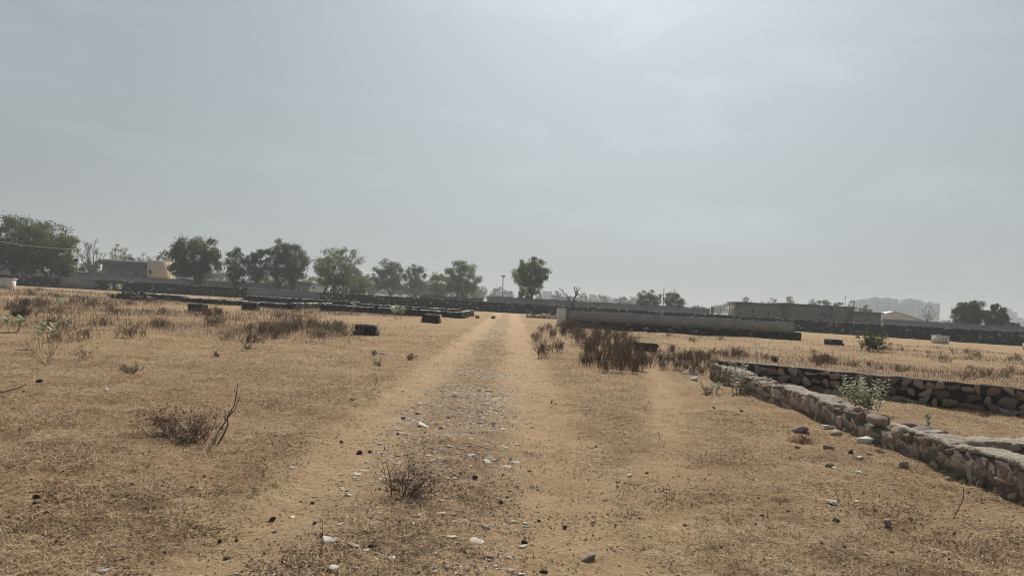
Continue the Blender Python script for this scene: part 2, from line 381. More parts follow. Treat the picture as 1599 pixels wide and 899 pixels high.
def rubble_face(mb, P0, P1, z0, z1, nrm, s=0.26, proud=0.05, depth=0.22, lo=False, shade=lambda: U(0, 1), skip=0.0, zf=None):
    """irregular courses of stones on the vertical face from P0 to P1, outward normal nrm"""
    P0 = np.array(P0[:2]); P1 = np.array(P1[:2]); Lw = np.linalg.norm(P1 - P0); u = (P1 - P0) / Lw; n = np.array(nrm[:2])
    basis = np.array([[u[0], u[1], 0], [n[0], n[1], 0], [0, 0, 1]])
    rows = max(1, int(round((z1 - z0) / (s * .72)))); rh = (z1 - z0) / rows
    for q in range(rows):
        t = -U(0, s) * .5
        while t < Lw:
            wd = s * U(.6, 1.3); hh = rh * U(.78, 1.25)
            tc_ = t + wd / 2; t += wd * U(.98, 1.08)
            if tc_ < 0.02 or tc_ > Lw - 0.02 or U(0, 1) < skip: continue
            top = zf(tc_) if zf else z1
            zc = z0 + rh * (q + .5) + U(-.12, .12) * rh
            if zc + hh * .45 > top + .03: continue
            c2 = P0 + u * tc_ + n * (proud - depth / 2 + U(-.025, .012))
            put_rock(mb, (c2[0], c2[1], zc), (wd * 1.22, depth * 1.5, hh * 1.22), basis, shade(), .16, lo, depth * .5)

def slab_strip(mb, P0, P1, width, n2, z0, zfun, du=0.12, jag=0.02, a=0.5, zn=1.0):
    """a solid wall body / cap along P0-P1: cross section from the face line back by width (direction -n2)"""
    P0 = np.array(P0[:2]); P1 = np.array(P1[:2]); Lw = np.linalg.norm(P1 - P0); u = (P1 - P0) / Lw; n = np.array(n2[:2])
    m = max(2, int(Lw / du)); ts = np.linspace(0, Lw, m); nw = 5
    rings = []
    for q, t in enumerate(ts):
        zt = zfun(t); jj = R.uniform(-1, 1, nw + 2) * jag; b = P0 + u * t
        sec = [(0 + jj[0], z0(t) if callable(z0) else z0)]
        for w_ in range(nw):
            f = w_ / (nw - 1); edge = -0.25 * abs(jj[0]) if w_ in (0, nw - 1) else 0
            sec.append((-f * width + (jj[0] if w_ == 0 else jj[-1] if w_ == nw - 1 else 0) * 1.0, zt + (jj[w_ + 1] * .6) * zn + edge))
        sec.append((-width + jj[-1], z0(t) if callable(z0) else z0))
        rings.append([[*(b + n * o_), z_] for o_, z_ in sec])
    V = np.array(rings); kk = V.shape[1]; V = V.reshape(-1, 3)
    ii, jj2 = np.meshgrid(np.arange(m - 1), np.arange(kk), indexing='ij'); k2 = (jj2 + 1) % kk
    f = np.stack([ii * kk + jj2, ii * kk + k2, (ii + 1) * kk + k2, (ii + 1) * kk + jj2], -1).reshape(-1, 4)
    mb.add(V, f, a)
    mb.F.setdefault(kk, []).append(np.array([list(range(kk))[::-1], [(m - 1) * kk + q for q in range(kk)]]) + mb.n - len(V))

def perp(P0, P1):                       # unit normal, on the camera's side
    d = np.array(P1[:2]) - np.array(P0[:2]); d /= np.linalg.norm(d); n = np.array([d[1], -d[0]])
    mid = (np.array(P0[:2]) + np.array(P1[:2])) / 2
    return n if np.dot(n, -mid) > 0 else -n

# --- near wall with the broken place
A0, A1 = at(1108, 589), at(1640, 807)
nA = perp(A0, A1); LA = (A1 - A0).length; uA = np.array((A1 - A0)[:2]) / LA
def t_on_A(px, py):
    q = at(px, py); return float(np.dot(np.array(q[:2]) - np.array(A0[:2]), uA))
tb0, tb1 = t_on_A(1318, 675), t_on_A(1392, 705)
zA = lambda t: (0.335 + 0.03 * math.sin(t * 1.3) + 0.02 * math.sin(t * 4.1)) - (0.03 * (1 if tb0 < t < tb1 else 0))
wa = thing('stone_wall', 'low rubble wall with a broken gap beside the track, pale mortar along its top', 'wall', (A0.x, A0.y, 0))
off = np.array([A0.x, A0.y, 0.0])
def to_local(mb, o=off):
    mb.V = [v - o for v in mb.V]; return mb
mb = MB(); slab_strip(mb, A0, A1, .36, nA, -.15, lambda t: zA(t) - .05, .1, .018); to_local(mb).obj('mortar_core', M['mortar'], wa)
mb = MB()
pA = lambda t: A0[:2] if False else (A0.x + uA[0] * t, A0.y + uA[1] * t)
for (t0, t1) in ((0.0, tb0), (tb1, LA)):
    slab_strip(mb, pA(t0), pA(t1), .37, nA * 1.0, lambda t, t0=t0: zA(t + t0) - .045, lambda t, t0=t0: zA(t + t0) + .012 * math.sin(9 * t), .06, .022, zn=.8)
to_local(mb).obj('mortar_cap', M['cap'], wa)
mb = MB()
rubble_face(mb, A0, A1, -.06, .33, nA, .18, .015, .2, shade=lambda: U(.05, .85), zf=lambda t: zA(t) + .01)
B_ = np.array(A0[:2]) - nA * .36
rubble_face(mb, A0 - Vector((*(nA * .36), 0)), A1 - Vector((*(nA * .36), 0)), -.06, .33, -nA, .18, .015, .2, shade=lambda: U(.05, .85), zf=lambda t: zA(t))
to_local(mb).obj('rubble_facing', M['stone'], wa)
# big loose stones lying in the gap
gap_labels = [('big angular pale boulder lying across the gap of the near wall', .36, .27, .12, .75),
              ('pinkish boulder leaning at the upper side of the wall gap', .24, .24, .20, .35),
              ('grey tan boulder set into the front of the wall gap', .27, .24, .19, .6),
              ('small reddish stone perched on the wall beside the gap', .15, .14, .11, .3),
              ('rounded dark stone at the back of the wall gap', .22, .2, .17, .15),
              ('pale flat stone lying on the wall top below the gap', .26, .2, .1, .9)]
for q, (lb, sx, sy, sz, sh) in enumerate(gap_labels):
    pxy = [(1385, 668), (1352, 668), (1338, 683), (1348, 656), (1408, 668), (1445, 676)][q]
    t = t_on_A(*[(1392, 703), (1345, 685), (1365, 692), (1325, 676), (1385, 700), (1430, 720)][q]); o2 = [.2, .22, .08, .2, .32, .26][q]
    c = np.array(pA(t)) - nA * o2; zb = zA(t) if q not in (3, 5) else .34
    mb = MB(); put_rock(mb, (0, 0, 0), (sx, sy, sz), shade=sh, spin=.2)
    tag(mb.obj('loose_stone', M['stone'], None, (c[0], c[1], min(zb + sz * .25 - .03, (.37 if q != 3 else .43) - sz * .45))), lb, 'stone', 'stones in the broken wall gap')

def simple_wall(name, label, P0, P1, h, thick, s, facing, core, cap=None, lo=False, shade=lambda: U(0, 1), both=False, z0=-.1, cap_h=.05, group=None, du=.2, jag=.015):
    P0 = Vector((P0[0], P0[1], 0)); P1 = Vector((P1[0], P1[1], 0)); n = perp(P0, P1)
    t = thing(name, label, 'wall', (P0.x, P0.y, 0), 0, group); o = np.array([P0.x, P0.y, 0.])
    mb = MB(); slab_strip(mb, P0, P1, thick, n, z0, lambda t: h - (.03 if cap else 0), du, jag); to_local(mb, o).obj('mortar_core', core, t)
    mb = MB(); rubble_face(mb, P0, P1, z0 + .04, h - (.02 if cap else -.02), n, s, .04 if not lo else .06, .2, lo, shade)
    if both:
        b = Vector((*(n * thick), 0)); rubble_face(mb, P0 - b, P1 - b, z0 + .04, h - .02, -n, s, .04, .2, lo, shade)
    to_local(mb, o).obj('rubble_facing', facing, t)
    if cap:
        mb = MB(); slab_strip(mb, P0, P1, thick + .02, n, h - cap_h, lambda t: h + .01 * math.sin(t * 7), du, jag * 1.3); to_local(mb, o).obj('mortar_cap', cap, t)
    return t, n
# cross walls behind the near wall
Bl, Br = deep(1122, 560, 17.6), deep(1680, 611, 13.7)
simple_wall('stone_wall', 'knee high wall of dark rounded stones running behind the green milkweed', Bl, Br, .47, .35, .23, M['stone'], M['mortar_dark'], M['mortar'], shade=lambda: U(.0, .7), cap_h=.03, jag=.02)
tC = t_on_A(1462, 735)
C0 = np.array(pA(tC)) - nA * .34; C1 = deep(1760, 705, 8.55)
simple_wall('stone_wall', 'short low wall with a wide pale mortar top joining the near wall', C0, C1, .335, .36, .2, M['stone'], M['mortar_dark'], M['cap'], shade=lambda: U(0, .6), du=.08, jag=.02)

# --- long cement topped wall across the right field
D0, D1 = deep(884, 500, 52), deep(1241, 525, 52.3)
tD = thing('boundary_wall', 'long chest high wall with smooth grey cement above dark rubble courses', 'wall', (D0.x, D0.y, 0))
oD = np.array([D0.x, D0.y, 0.]); nD = perp(D0, D1)
mb = MB(); slab_strip(mb, D0, D1, .38, nD, .44, lambda t: 1.18 - .02 * math.sin(t), .5, .012); to_local(mb, oD).obj('cement_band', M['cement'], tD)
mb = MB(); slab_strip(mb, D0, D1, .42, nD, -.1, lambda t: .445, .5, .02); to_local(mb, oD).obj('mortar_core', M['mortar_dark'], tD)
mb = MB(); rubble_face(mb, D0, D1, -.05, .5, nD, .3, .07, .25, True, lambda: U(.75, 1) if U(0, 1) < .2 else U(0, .62)); to_local(mb, oD).obj('rubble_facing', M['stone_dark'], tD)
mb = MB(); c = deep(877, 490, 52); mb.box((c.x - D0.x, c.y - D0.y + .15, .57), (.6, .6, 1.34)); mb.box((c.x - D0.x, c.y - D0.y + .15, 1.26), (.66, .66, .05)); mb.obj('end_pillar', M['whitewash'], tD)
mb = MB(); c = D1; mb.box((c.x - D0.x + .22, c.y - D0.y + .2, .22), (.42, .6, .6)); mb.obj('end_footing', M['mortar_dark'], tD)

# --- far rubble wall across the whole view, in plain stretches
def bpt(px, Y): return deep(px, HORIZ(px) + 10, Y)
far = [(-130, 97), (92, 99), (150, 99.5), (385, 100), (500, 100.3), (860, 100), (1240, 84), (1760, 69)]
fl = ['far rubble wall at the left edge behind the white block', 'plain cement patch in the far wall left of the grey house',
      'far dark rubble wall in front of the grey house', 'grey cement stretch of the far wall below the tall trees',
      'far dark rubble wall from the lone bushy trees to the end of the track', 'far rubble wall half hidden behind the cement topped wall', 'far rubble wall running past the white cube to the right edge']
for q in range(7):
    P0, P1 = bpt(*far[q]), bpt(*far[q + 1])
    if q in (1, 3):
        n = perp(P0, P1); t = thing('boundary_wall', fl[q], 'wall', (P0.x, P0.y, 0)); o = np.array([P0.x, P0.y, 0.])
        mb = MB(); slab_strip(mb, P0, P1, .4, n, -.1, lambda t: 1.30, .8, .03); to_local(mb, o).obj('cement_face', M['cement_old'], t)
        mb = MB(); slab_strip(mb, P0, P1, .46, n * 1.0, 1.31, lambda t: 1.37, .8, .03); to_local(mb, o).obj('coping', M['cap'], t)
    else:
        simple_wall('boundary_wall', fl[q], P0, P1, 1.34, .4, .36, M['stone_dark'], M['mortar_dark'], None, True, lambda: U(.8, 1) if U(0, 1) < .2 else U(0, .62), z0=-.1, du=.8, jag=.06)
        
# --- grey walls behind it
def plain_wall(label, P0, P1, h, m, thick=.25, pil=0):
    n = perp(P0, P1); t = thing('boundary_wall', label, 'wall', (P0[0], P0[1], 0)); o = np.array([P0[0], P0[1], 0.])
    mb = MB(); slab_strip(mb, P0, P1, thick, n, -.1, lambda t: h + .02 * math.sin(t * .7), 1.0, .015); to_local(mb, o).obj('wall_panel', m, t)
    mb = MB(); slab_strip(mb, P0, P1, thick + .1, n, h + .04, lambda t: h + .12, 1.0, .01)
    to_local(mb, o)
    mb.V = [v + np.array([*(n * .05), 0]) for v in mb.V]; mb.obj('coping', M['roof'], t); return t
plain_wall('plain grey compound wall behind the rubble wall in front of the left trees', bpt(-120, 130), bpt(470, 128), 2.15, M['cement_old'])
plain_wall('short low dark wall piece under the tree right of the track trees', bpt(655, 122), bpt(754, 122), 1.72, M['mortar'])
plain_wall('grey compound wall beneath the lone round tree reaching to the gate', bpt(760, 126), bpt(1108, 122), 2.15, M['cement_old'])
plain_wall('grey compound wall beneath the pair of trees at the right', bpt(1377, 116), bpt(1760, 92), 1.95, M['cement_old'])

# --- low foundation walls on the left
def foundation(label, p0, y0, p1, y1, h, th=.35, cap=M['whitewash']):
    return simple_wall('foundation_wall', label, bpt(p0, y0), bpt(p1, y1), h, th, .3, M['stone_dark'], M['mortar_dark'], cap, True, lambda: U(0, .6), cap_h=.10, du=.3, jag=.02, group='low foundation walls in the left field')
foundation('front low foundation wall left of the track with a pale top', 500, 58.5, 722, 58, .52)
foundation('back low foundation wall left of the track behind the front one', 545, 70, 740, 69, .56)
tg, _ = foundation('short pale end wall of the foundations beside the track', 722, 58.4, 738, 69, .52)
foundation('pale topped foundation wall running away between two long low walls', 462, 58.5, 520, 70, .50)
foundation('low foundation wall behind the two dark stone blocks', 285, 61, 462, 58.6, .40)
foundation('far low foundation wall under the cement stretch', 380, 80, 560, 79, .6)
foundation('low foundation wall beside the heap of broken stones', 214, 66, 290, 64, .48)

# --- square rubble blocks and white cubes
def stone_block(label, px, py, wpx, hpx, rz, top=True, white_side=False):
    b = at(px, py); s = b.y / F_PX; wd, h = wpx * s, hpx * s
    t = thing('stone_block', label, 'stone block', g(b), rz)
    mb = MB(); mb.box((0, 0, h * .45), (wd * .9, wd * .9, h * .9 + .1)); mb.obj('mortar_core', M['mortar_dark'], t)
    mb = MB()
    hw = wd * .45
    for (a, b_, n) in (((-hw, -hw), (hw, -hw), (0, -1)), ((hw, -hw), (hw, hw), (1, 0)), ((hw, hw), (-hw, hw), (0, 1)), ((-hw, hw), (-hw, -hw), (-1, 0))):
        rubble_face(mb, a, b_, 0, h * .92, n, wd * .3, .05, .16, False, lambda: U(0, .6))
    mb.obj('rubble_facing', M['stone_dark'], t)
    if top:
        mb = MB(); slab_strip(mb, (-hw - .03, -hw - .03), (hw + .05, -hw - .03), wd * .97, np.array([0, -1.]), h * .88, lambda q: h, .1, .02); mb.obj('mortar_cap', M['cap'], t)
    if white_side:
        mb = MB(); mb.box((hw + .05, 0, h * .5), (.05, wd * .5, h * .85)); mb.obj('plaster_side', M['cap'], t)
    return t
stone_block('dark square stone block with a pale cement top and edge, nearest the track', 573, 524, 31, 15, -.14, True, True)
stone_block('dark stone block with pale corner in front of the foundation end wall', 674, 503, 26, 13, -.1, True, True)
stone_block('small dark stone block half way between track blocks and left shrub field', 391, 484, 22, 11, .1, True)
stone_block('dark square stone block farthest left in the weeds', 309, 486, 23, 12, -.1, True)
stone_block('low dark stone block in weeds right of the cement topped wall', 1301, 538, 21, 8, .2, False)
stone_block('dark broken stone block capped with pale stones among brown shrubs', 1008, 548, 28, 12, .3, False)
def white_cube(label, px, py, wpx, hpx):
    b = at(px, py); s = b.y / F_PX; wd, h = wpx * s, hpx * s
    t = thing('whitewashed_block', label, 'concrete block', g(b), .35)
    mb = MB(); mb.box((0, 0, h * .46), (wd * .75, wd * .75, h * .95)); mb.obj('block_body', M['whitewash'], t)
    mb = MB(); mb.box((0, 0, h * .97), (wd * .82, wd * .82, h * .08)); mb.obj('rim_slab', M['whitewash'], t)
    mb = MB()
    for sx in (-.2, .12): MB().box((wd * sx, -wd * .375 - .005, h * .45), (.05, .03, h * .8)).obj('dark_joint', M['cement'], t)
white_cube('whitewashed cube standing before the far rubble wall at right', 1468, 536, 23, 12)
white_cube('large whitewashed block at the left edge of the field', 5, 450, 36, 16)
white_cube('small whitewashed block at the right edge before the far wall', 1603, 546, 10, 11)

# ------------------------------------------------------------------ stones lying about
def rock_obj(name, label, px, py, wpx, hpx, m, shade, group=None, cat='stone', spin=.35, sink=.25, dpx=None):
    b = at(px, py); s = b.y / F_PX; sx, sz = wpx * s, max(hpx * s, .02); sy = sx * U(.7, 1.0)
    mb = MB(); put_rock(mb, (0, 0, 0), (sx, sy, sz), shade=shade, spin=spin)
    p = g(b); p.z += sz * (.5 - sink)
    o = mb.obj(name, m, None, p); o.rotation_euler = (0, 0, U(0, 6.28) if spin > .3 else U(-.3, .3))
    return tag(o, label, cat, group)
near_st = [(1250, 676, 24, 12, .55, 'grey angular stone on the red soil mound by the wall'),
 (1297, 671, 27, 9, .95, 'pale flat stone, upper of the pair beside the near wall'), (1303, 680, 21, 11, .7, 'grey chunk just below a pale flat stone beside the near wall'),
 (1350, 693, 23, 15, .9, 'squarish pale block at the foot of the broken gap'), (1294, 703, 18, 8, .2, 'dark brownish stone left of the square pale block'),
 (1343, 718, 13, 6, .9, 'small bright oval stone among dark clods'), (1356, 714, 13, 6, .5, 'small grey stone touching a bright oval one'),
 (1304, 732, 11, 6, .9, 'small pale stone right of a dark clod near the wall'), (1342, 740, 12, 6, .9, 'lone small white stone on straw below the gap'),
 (1413, 732, 19, 13, .6, 'grey upright stone close to the wall foot'), (1419, 716, 12, 5, .6, 'thin grey stone in the shadow of the wall foot'),
 (1299, 786, 17, 11, .97, 'cream coloured squarish stone on open straw'), (1337, 783, 13, 6, .95, 'small white flat stone right of a cream stone'),
 (1480, 748, 14, 7, .3, 'dull stone lying against the foot of the near wall'), (1386, 814, 11, 17, .55, 'slim grey stone standing on end in the straw'),
 (1245, 702, 9, 5, .7, 'small grey stone below the red soil mound'), (1082, 590, 18, 7, .85, 'pale stone on the ground before the wall end'),
 (983, 740, 10, 6, 1.0, 'white chip beside a thin yellowish twig'), (920, 858, 26, 10, .45, 'flat brick sized stone casting a dark shadow near the bottom'),
 (516, 838, 27, 8, .9, 'large pale flat stone next to a thin bare twig'), (521, 880, 20, 9, .85, 'tilted pale stone with dark underside at the bottom'),
 (556, 879, 14, 7, .6, 'small grey flat stone right of a tilted pale one'), (829, 886, 18, 7, .95, 'rounded white stone in the right wheel track bottom'),
 (613, 862, 15, 6, .8, 'pale chip between the two wheel tracks near the bottom'), (736, 712, 12, 5, .9, 'pale chip in the stony middle of the track'),
 (762, 719, 18, 6, .95, 'long pale flat stone in the middle of the track'), (690, 665, 13, 8, 1.0, 'bright slanted stone ending the pale stony patch'),
 (663, 661, 22, 6, 1.0, 'bright flat stone at the left of the pale stony patch'), (1181, 747, 7, 4, .9, 'tiny pale stone with dark edge on open straw right of the path'),
 (427, 819, 12, 6, .7, 'flat grey brown stone beside the left wheel track'), (455, 727, 9, 4, .8, 'pale chip left of the track between two clods'),
 (207, 767, 14, 5, .45, 'flat dull stone on the left straw below the bare shrub'), (545, 905, 26, 8, .75, 'half buried flat stone at the very bottom edge')]
for (px, py, a, b_, sh, lb) in near_st: rock_obj('loose_stone', lb, px, py, a, b_ * (1 if sh < .8 else .8), M['stone'] if sh < .8 else M['pale_stone'], sh)
# dark clods: single ones and a scattered kind
clods = [(820, 830, 10, 7), (842, 800, 7, 5), (882, 810, 9, 6), (426, 802, 11, 7), (561, 699, 9, 7), (534, 686, 8, 5), (578, 697, 7, 5), (742, 741, 9, 8), (470, 769, 7, 4), (489, 771, 7, 5),
 (56, 784, 12, 7), (1296, 729, 14, 7), (1328, 711, 13, 6), (1375, 711, 18, 8), (1305, 811, 12, 9), (1160, 872, 7, 5), (1100, 822, 5, 3), (344, 831, 8, 6), (370, 829, 8, 6), (355, 850, 13, 5), (621, 672, 6, 4),
 (630, 646, 7, 4), (61, 599, 9, 6), (228, 797, 10, 5), (73, 803, 7, 4), (1185, 778, 4, 3), (1190, 800, 5, 3), (1097, 822, 5, 3), (1000, 797, 5, 4), (632, 853, 8, 5), (727, 850, 9, 4), (792, 763, 7, 5), (783, 770, 8, 5), (492, 809, 7, 5),
 (850, 872, 14, 4), (550, 627, 6, 4), (592, 614, 6, 4), (700, 650, 6, 4), (770, 660, 7, 4), (1010, 735, 6, 4), (1115, 640, 7, 4), (1158, 645, 6, 3), (905, 672, 5, 3)]
for (px, py, a, b_) in clods:
    rock_obj('earth_clod', 'small dark lump of earth lying on the straw', px, py, a, b_, M['clod'], .4, 'dark earth clods scattered on the ground', 'earth clod', .8)
for q in range(90):
    px, py = U(0, 1599), 560 + 339 * U(0, 1) ** .8
    b = at(px, py)
    if wheel_mask(b.x, b.y) > .5 and U(0, 1) < .6: continue
    if px > 1100 and py < 590 + (px - 1110) * .42 + 8: continue
    s = b.y / F_PX
    wp = U(.015, .036) / s
    rock_obj('earth_clod', 'small dark lump of earth lying on the straw', px, py, wp, wp * .6, M['clod'], .4, 'dark earth clods scattered on the ground', 'earth clod', .8)
# flat pale stones bedded in the track (the largest ones are single things)
mbg = MB(); big = []
for q in range(7600):
    y = float(np.exp(U(math.log(4.2), math.log(60)))); x = -.65 + U(-1.2, 1.2)
    gmv = float(gravel_mask(np.array(x), np.array(y)))
    if U(0, 1) > gmv * .85 + .02: continue
    s = U(.02, .06) if U(0, 1) < .88 else U(.06, .11)
    s = max(s, .0009 * y); hh = s * U(.10, .26)
    if s > .075 and y < 24 and len(big) < 80: big.append((x, y, s, hh)); continue
    put_rock(mbg, (x, y, float(hgt(x, y)) + hh * .2), (s, s * U(.6, 1), hh), shade=U(.1, 1), spin=.25 if U(0, 1) < .3 else .1, lo=True)
for q in range(420):                     # stray chips elsewhere
    y = float(np.exp(U(math.log(4.2), math.log(40)))); x = U(-.7, .75) * y
    s = max(U(.012, .035), .0008 * y)
    put_rock(mbg, (x, y, float(hgt(x, y)) + s * .1), (s, s * .8, s * .35), shade=U(.0, .6), spin=1.2, lo=True)
tag(mbg.obj('gravel', M['pale_stone']), kind='stuff')
for (x, y, s, hh) in big:
    mb = MB(); put_rock(mb, (0, 0, 0), (s, s * U(.55, .9), hh * .8), shade=U(.1, .8), spin=.12)
    o = mb.obj('flat_stone', M['pale_stone'], None, (x, y, float(hgt(x, y)) + hh * .22)); o.rotation_euler = (U(-.1, .1), U(-.1, .1), U(0, 6.28))
    tag(o, 'pale flat stone bedded in the stony middle of the track', 'stone', 'pale flat stones bedded in the track')
# red soil mound, heaps of rubble
def mound(label, px, py, wpx, hm_, m):
    b = at(px, py); r = wpx / 2 * b.y / F_PX; n = 22; V = []; Fq = []
    for a in range(n):
        for c in range(14):
            x, y = (a / (n - 1) * 2 - 1) * r * 1.3, (c / 13 * 2 - 1) * r * .9
            e = max(0, 1 - (x / r) ** 2 * .7 - (y / r * 1.3) ** 2 * .8); V.append((x, y, float(hgt(b.x + x, b.y + y)) - .015 + hm_ * e ** 1.5 * U(.6, 1.3)))
    for a in range(n - 1):
        for c in range(13): Fq.append((a * 14 + c, (a + 1) * 14 + c, (a + 1) * 14 + c + 1, a * 14 + c + 1))
    mb = MB().add(V, np.array(Fq)); return tag(mb.obj('soil_mound', m, None, (b.x, b.y, 0), True), label, 'soil mound')
mound('low reddish mound of dug soil under a grey stone near the wall', 1250, 690, 50, .10, M['mound'])
mound('small reddish heap of dug soil on the open straw', 1218, 779, 44, .05, M['mound'])
mound('shallow red earth patch at the foot of the broken wall', 1360, 706, 60, .05, M['mound'])
def heap(name, label, px, py, wpx, hpx, n, m, smin, smax, sh):
    b = at(px, py); s = b.y / F_PX; t = g(b); mb = MB()
    for q in range(n):
        a, r = U(0, 6.28), U(0, 1) ** .6; x, y = math.cos(a) * r * wpx * s / 2, math.sin(a) * r * wpx * s / 3
        z = hpx * s * max(0, 1 - r) * U(.3, 1); q_ = U(smin, smax)
        put_rock(mb, (x, y, z + q_ * .2), (q_, q_ * U(.6, 1), q_ * U(.4, .8)), shade=sh(), spin=1.5, lo=True)
    return tag(mb.obj(name, m, None, t), label, 'rubble heap')
heap('rubble_heap', 'heap of broken dark stones in the weeds before the grey house', 208, 468, 62, 14, 150, M['stone_dark'], .2, .5, lambda: U(0, .9))
heap('rubble_heap', 'flat spill of pale rubble at the end of the track beside the white pillar', 852, 497, 60, 5, 90, M['stone'], .2, .5, lambda: U(.2, 1))
heap('rubble_heap', 'few pale stones on the dark block among brown shrubs', 1006, 540, 34, 4, 9, M['stone'], .15, .3, lambda: U(.7, 1))
rock_obj('stone_slab', 'tilted stone slab leaning beside brown shrubs at the wall end', 1078, 584, 30, 7, M['stone'], .6, spin=.5)
# scraps
def scrap(label, px, py, wpx):
    b = at(px, py); s = wpx * b.y / F_PX; bm = bmesh.new(); bmesh.ops.create_grid(bm, x_segments=7, y_segments=7, size=s / 2)
    for v in bm.verts: v.co.z = U(0, s * .45) * (1 - abs(v.co.x) / s); v.co.x += U(-.12, .12) * s; v.co.y += U(-.12, .12) * s
    me = bpy.data.meshes.new('plastic_scrap'); bm.to_mesh(me); bm.free(); me.materials.append(M['plastic'])
    o = obj('plastic_scrap', me, None, g(b) + Vector((0, 0, .01))); sm = o.modifiers.new('t', 'SOLIDIFY'); sm.thickness = .002; return tag(o, label, 'litter')
scrap('crumpled lilac white plastic scrap on straw at lower left', 162, 883, 10)
scrap('small white paper scrap on straw at middle left', 164, 611, 9)
scrap('white scrap on the ground left of a small grey weed', 598, 550, 10)

# ------------------------------------------------------------------ straw and weeds that nobody could count
def blades(name, X, Y, Ln, Wd, lean, shade, m, z_off=0.0, bend=.3):
    n = len(X); az = R.uniform(0, 2 * np.pi, n); el = lean
    d = np.stack([np.cos(az) * np.cos(el), np.sin(az) * np.cos(el), np.sin(el)], 1)
    sd = np.stack([-np.sin(az), np.cos(az), R.uniform(-.5, .5, n)], 1)
    P = np.stack([X, Y, hgt(X, Y) + z_off], 1)
    mid = P + d * (Ln * .55)[:, None]; mid[:, 2] += Ln * .10 * bend
    tip = P + d * Ln[:, None]; tip[:, 2] -= Ln * bend * .25 * np.cos(el)
    tip[:, 2] = np.maximum(tip[:, 2], P[:, 2] - .004)
    w2 = (sd * (Wd / 2)[:, None])
    V = np.stack([P - w2, P + w2, mid + w2 * .8, mid - w2 * .8, tip], 1).reshape(-1, 3)
    b = np.arange(n)[:, None] * 5
    return mesh_np(name, V, [b + np.array([[0, 1, 2, 3]]), b + np.array([[3, 2, 4]])], m, {'shade': np.repeat(shade, 5)})
N1 = 420000
yy = np.exp(R.uniform(math.log(3.4), math.log(38), N1)); xx = R.uniform(-.82, .82, N1) * yy
keep = R.random(N1) > (wheel_mask(xx, yy) * .93 + gravel_mask(xx, yy) * .35)
keep &= R.random(N1) < .10 + 1.25 * sstep(.40, .64, fbm(xx, yy, .8, 5))
xx, yy = xx[keep], yy[keep]; n = len(xx)
ln = R.uniform(.03, .10, n) * (1 + yy * .02); wd = np.maximum(R.uniform(.002, .0045, n), yy * .00045)
le = np.radians(np.where(R.random(n) < .85, R.uniform(0, 16, n), R.uniform(15, 70, n)))
sh = np.clip(R.normal(.55, .30, n) - .30 * (fbm(xx, yy, 2.5, 3) > .58), 0, 1)
tag(obj('dry_grass', blades('dry_grass', xx, yy, ln, wd, le, sh, M['straw'], .003)), kind='stuff')
# dark flakes of dead leaf and dung lying in patches
N3 = 300000
yy = np.exp(R.uniform(math.log(3.4), math.log(30), N3)); xx = R.uniform(-.82, .82, N3) * yy
pm = .9 * sstep(.54, .66, fbm(xx, yy, 1.1, 5)) + .16 + .5 * sstep(.6, .7, fbm(xx, yy, 3.1, 4)) + .5 * np.exp(-((xx + .6) / .9) ** 4) * sstep(.4, .6, fbm(xx, yy, 2.0, 4))
keep = R.random(N3) < pm * (1 - .75 * wheel_mask(xx, yy)); xx, yy = xx[keep], yy[keep]; n = len(xx)
P3 = np.stack([xx, yy, hgt(xx, yy) + .006], 1); a3 = R.uniform(0, 6.28, n); s3 = np.maximum(R.uniform(.004, .014, n), yy * .0007)[:, None]
e1 = np.stack([np.cos(a3), np.sin(a3), R.uniform(-.5, .5, n)], 1) * s3; e2 = np.stack([-np.sin(a3), np.cos(a3), R.uniform(-.6, .6, n)], 1) * s3 * .55
V3 = np.stack([P3 - e1, P3 + e2, P3 + e1, P3 - e2], 1).reshape(-1, 3)
tag(obj('leaf_litter', mesh_np('leaf_litter', V3, [np.arange(n)[:, None] * 4 + np.array([[0, 1, 2, 3]])], M['litter'], {'shade': np.repeat(R.random(n), 4)})), kind='stuff')
# standing dry weeds
N2 = 220000
yy = np.exp(R.uniform(math.log(14), math.log(92), N2)); xx = R.uniform(-.85, .85, N2) * yy
wm = weed_mask(xx, yy)
keep = R.random(N2) < .62 * wm * (0.25 + 1.1 * sstep(.42, .66, fbm(xx, yy, .8, 3)))
xx, yy = xx[keep], yy[keep]; n = len(xx)
ln = R.uniform(.08, .36, n) * (.4 + 1.0 * fbm(xx, yy, .3, 2)) * np.where(xx > 0, .6, 1.0); wd = np.maximum(R.uniform(.004, .009, n), yy * .0005)
tag(obj('dry_weeds', blades('dry_weeds', xx, yy, ln, wd, np.radians(R.uniform(35, 88, n)), np.clip(R.normal(.5, .25, n), 0, 1), M['weed'], 0, .5)), kind='stuff')

# ------------------------------------------------------------------ bare shrubs, twigs and weeds
def branch(mb, rg, p, d, L_, r, depth, wig=.25, fork=.75, spread=.6, leaves=None, up=.05, sides=3):
    n = 4; P = [np.array(p, float)]; d = np.array(d, float); d /= np.linalg.norm(d)
    for q in range(n):
        d = d + rg.normal(size=3) * wig * .5 + np.array([0, 0, up]); d /= np.linalg.norm(d); P.append(P[-1] + d * L_ / n)
        if P[-1][2] < .012: P[-1][2] = .012 + rg.uniform(0, .01); d[2] = abs(d[2])
    mb.tube(P, np.linspace(r, r * .55, n + 1), sides, rg.uniform(.2, .8))
    if leaves is not None and depth <= 1:
        for q in range(1, n + 1):
            if rg.random() < leaves[1]: leaves[0].append(P[q] + rg.normal(size=3) * .01)
    if depth > 0:
        for q in range(rg.integers(2, 4) + (1 if depth > 1 else 0)):
            k_ = rg.integers(1, n + 1); nd = d + rg.normal(size=3) * spread
            branch(mb, rg, P[k_], nd, L_ * rg.uniform(.5, .8), r * .6, depth - 1, wig, fork, spread, leaves, up, sides)
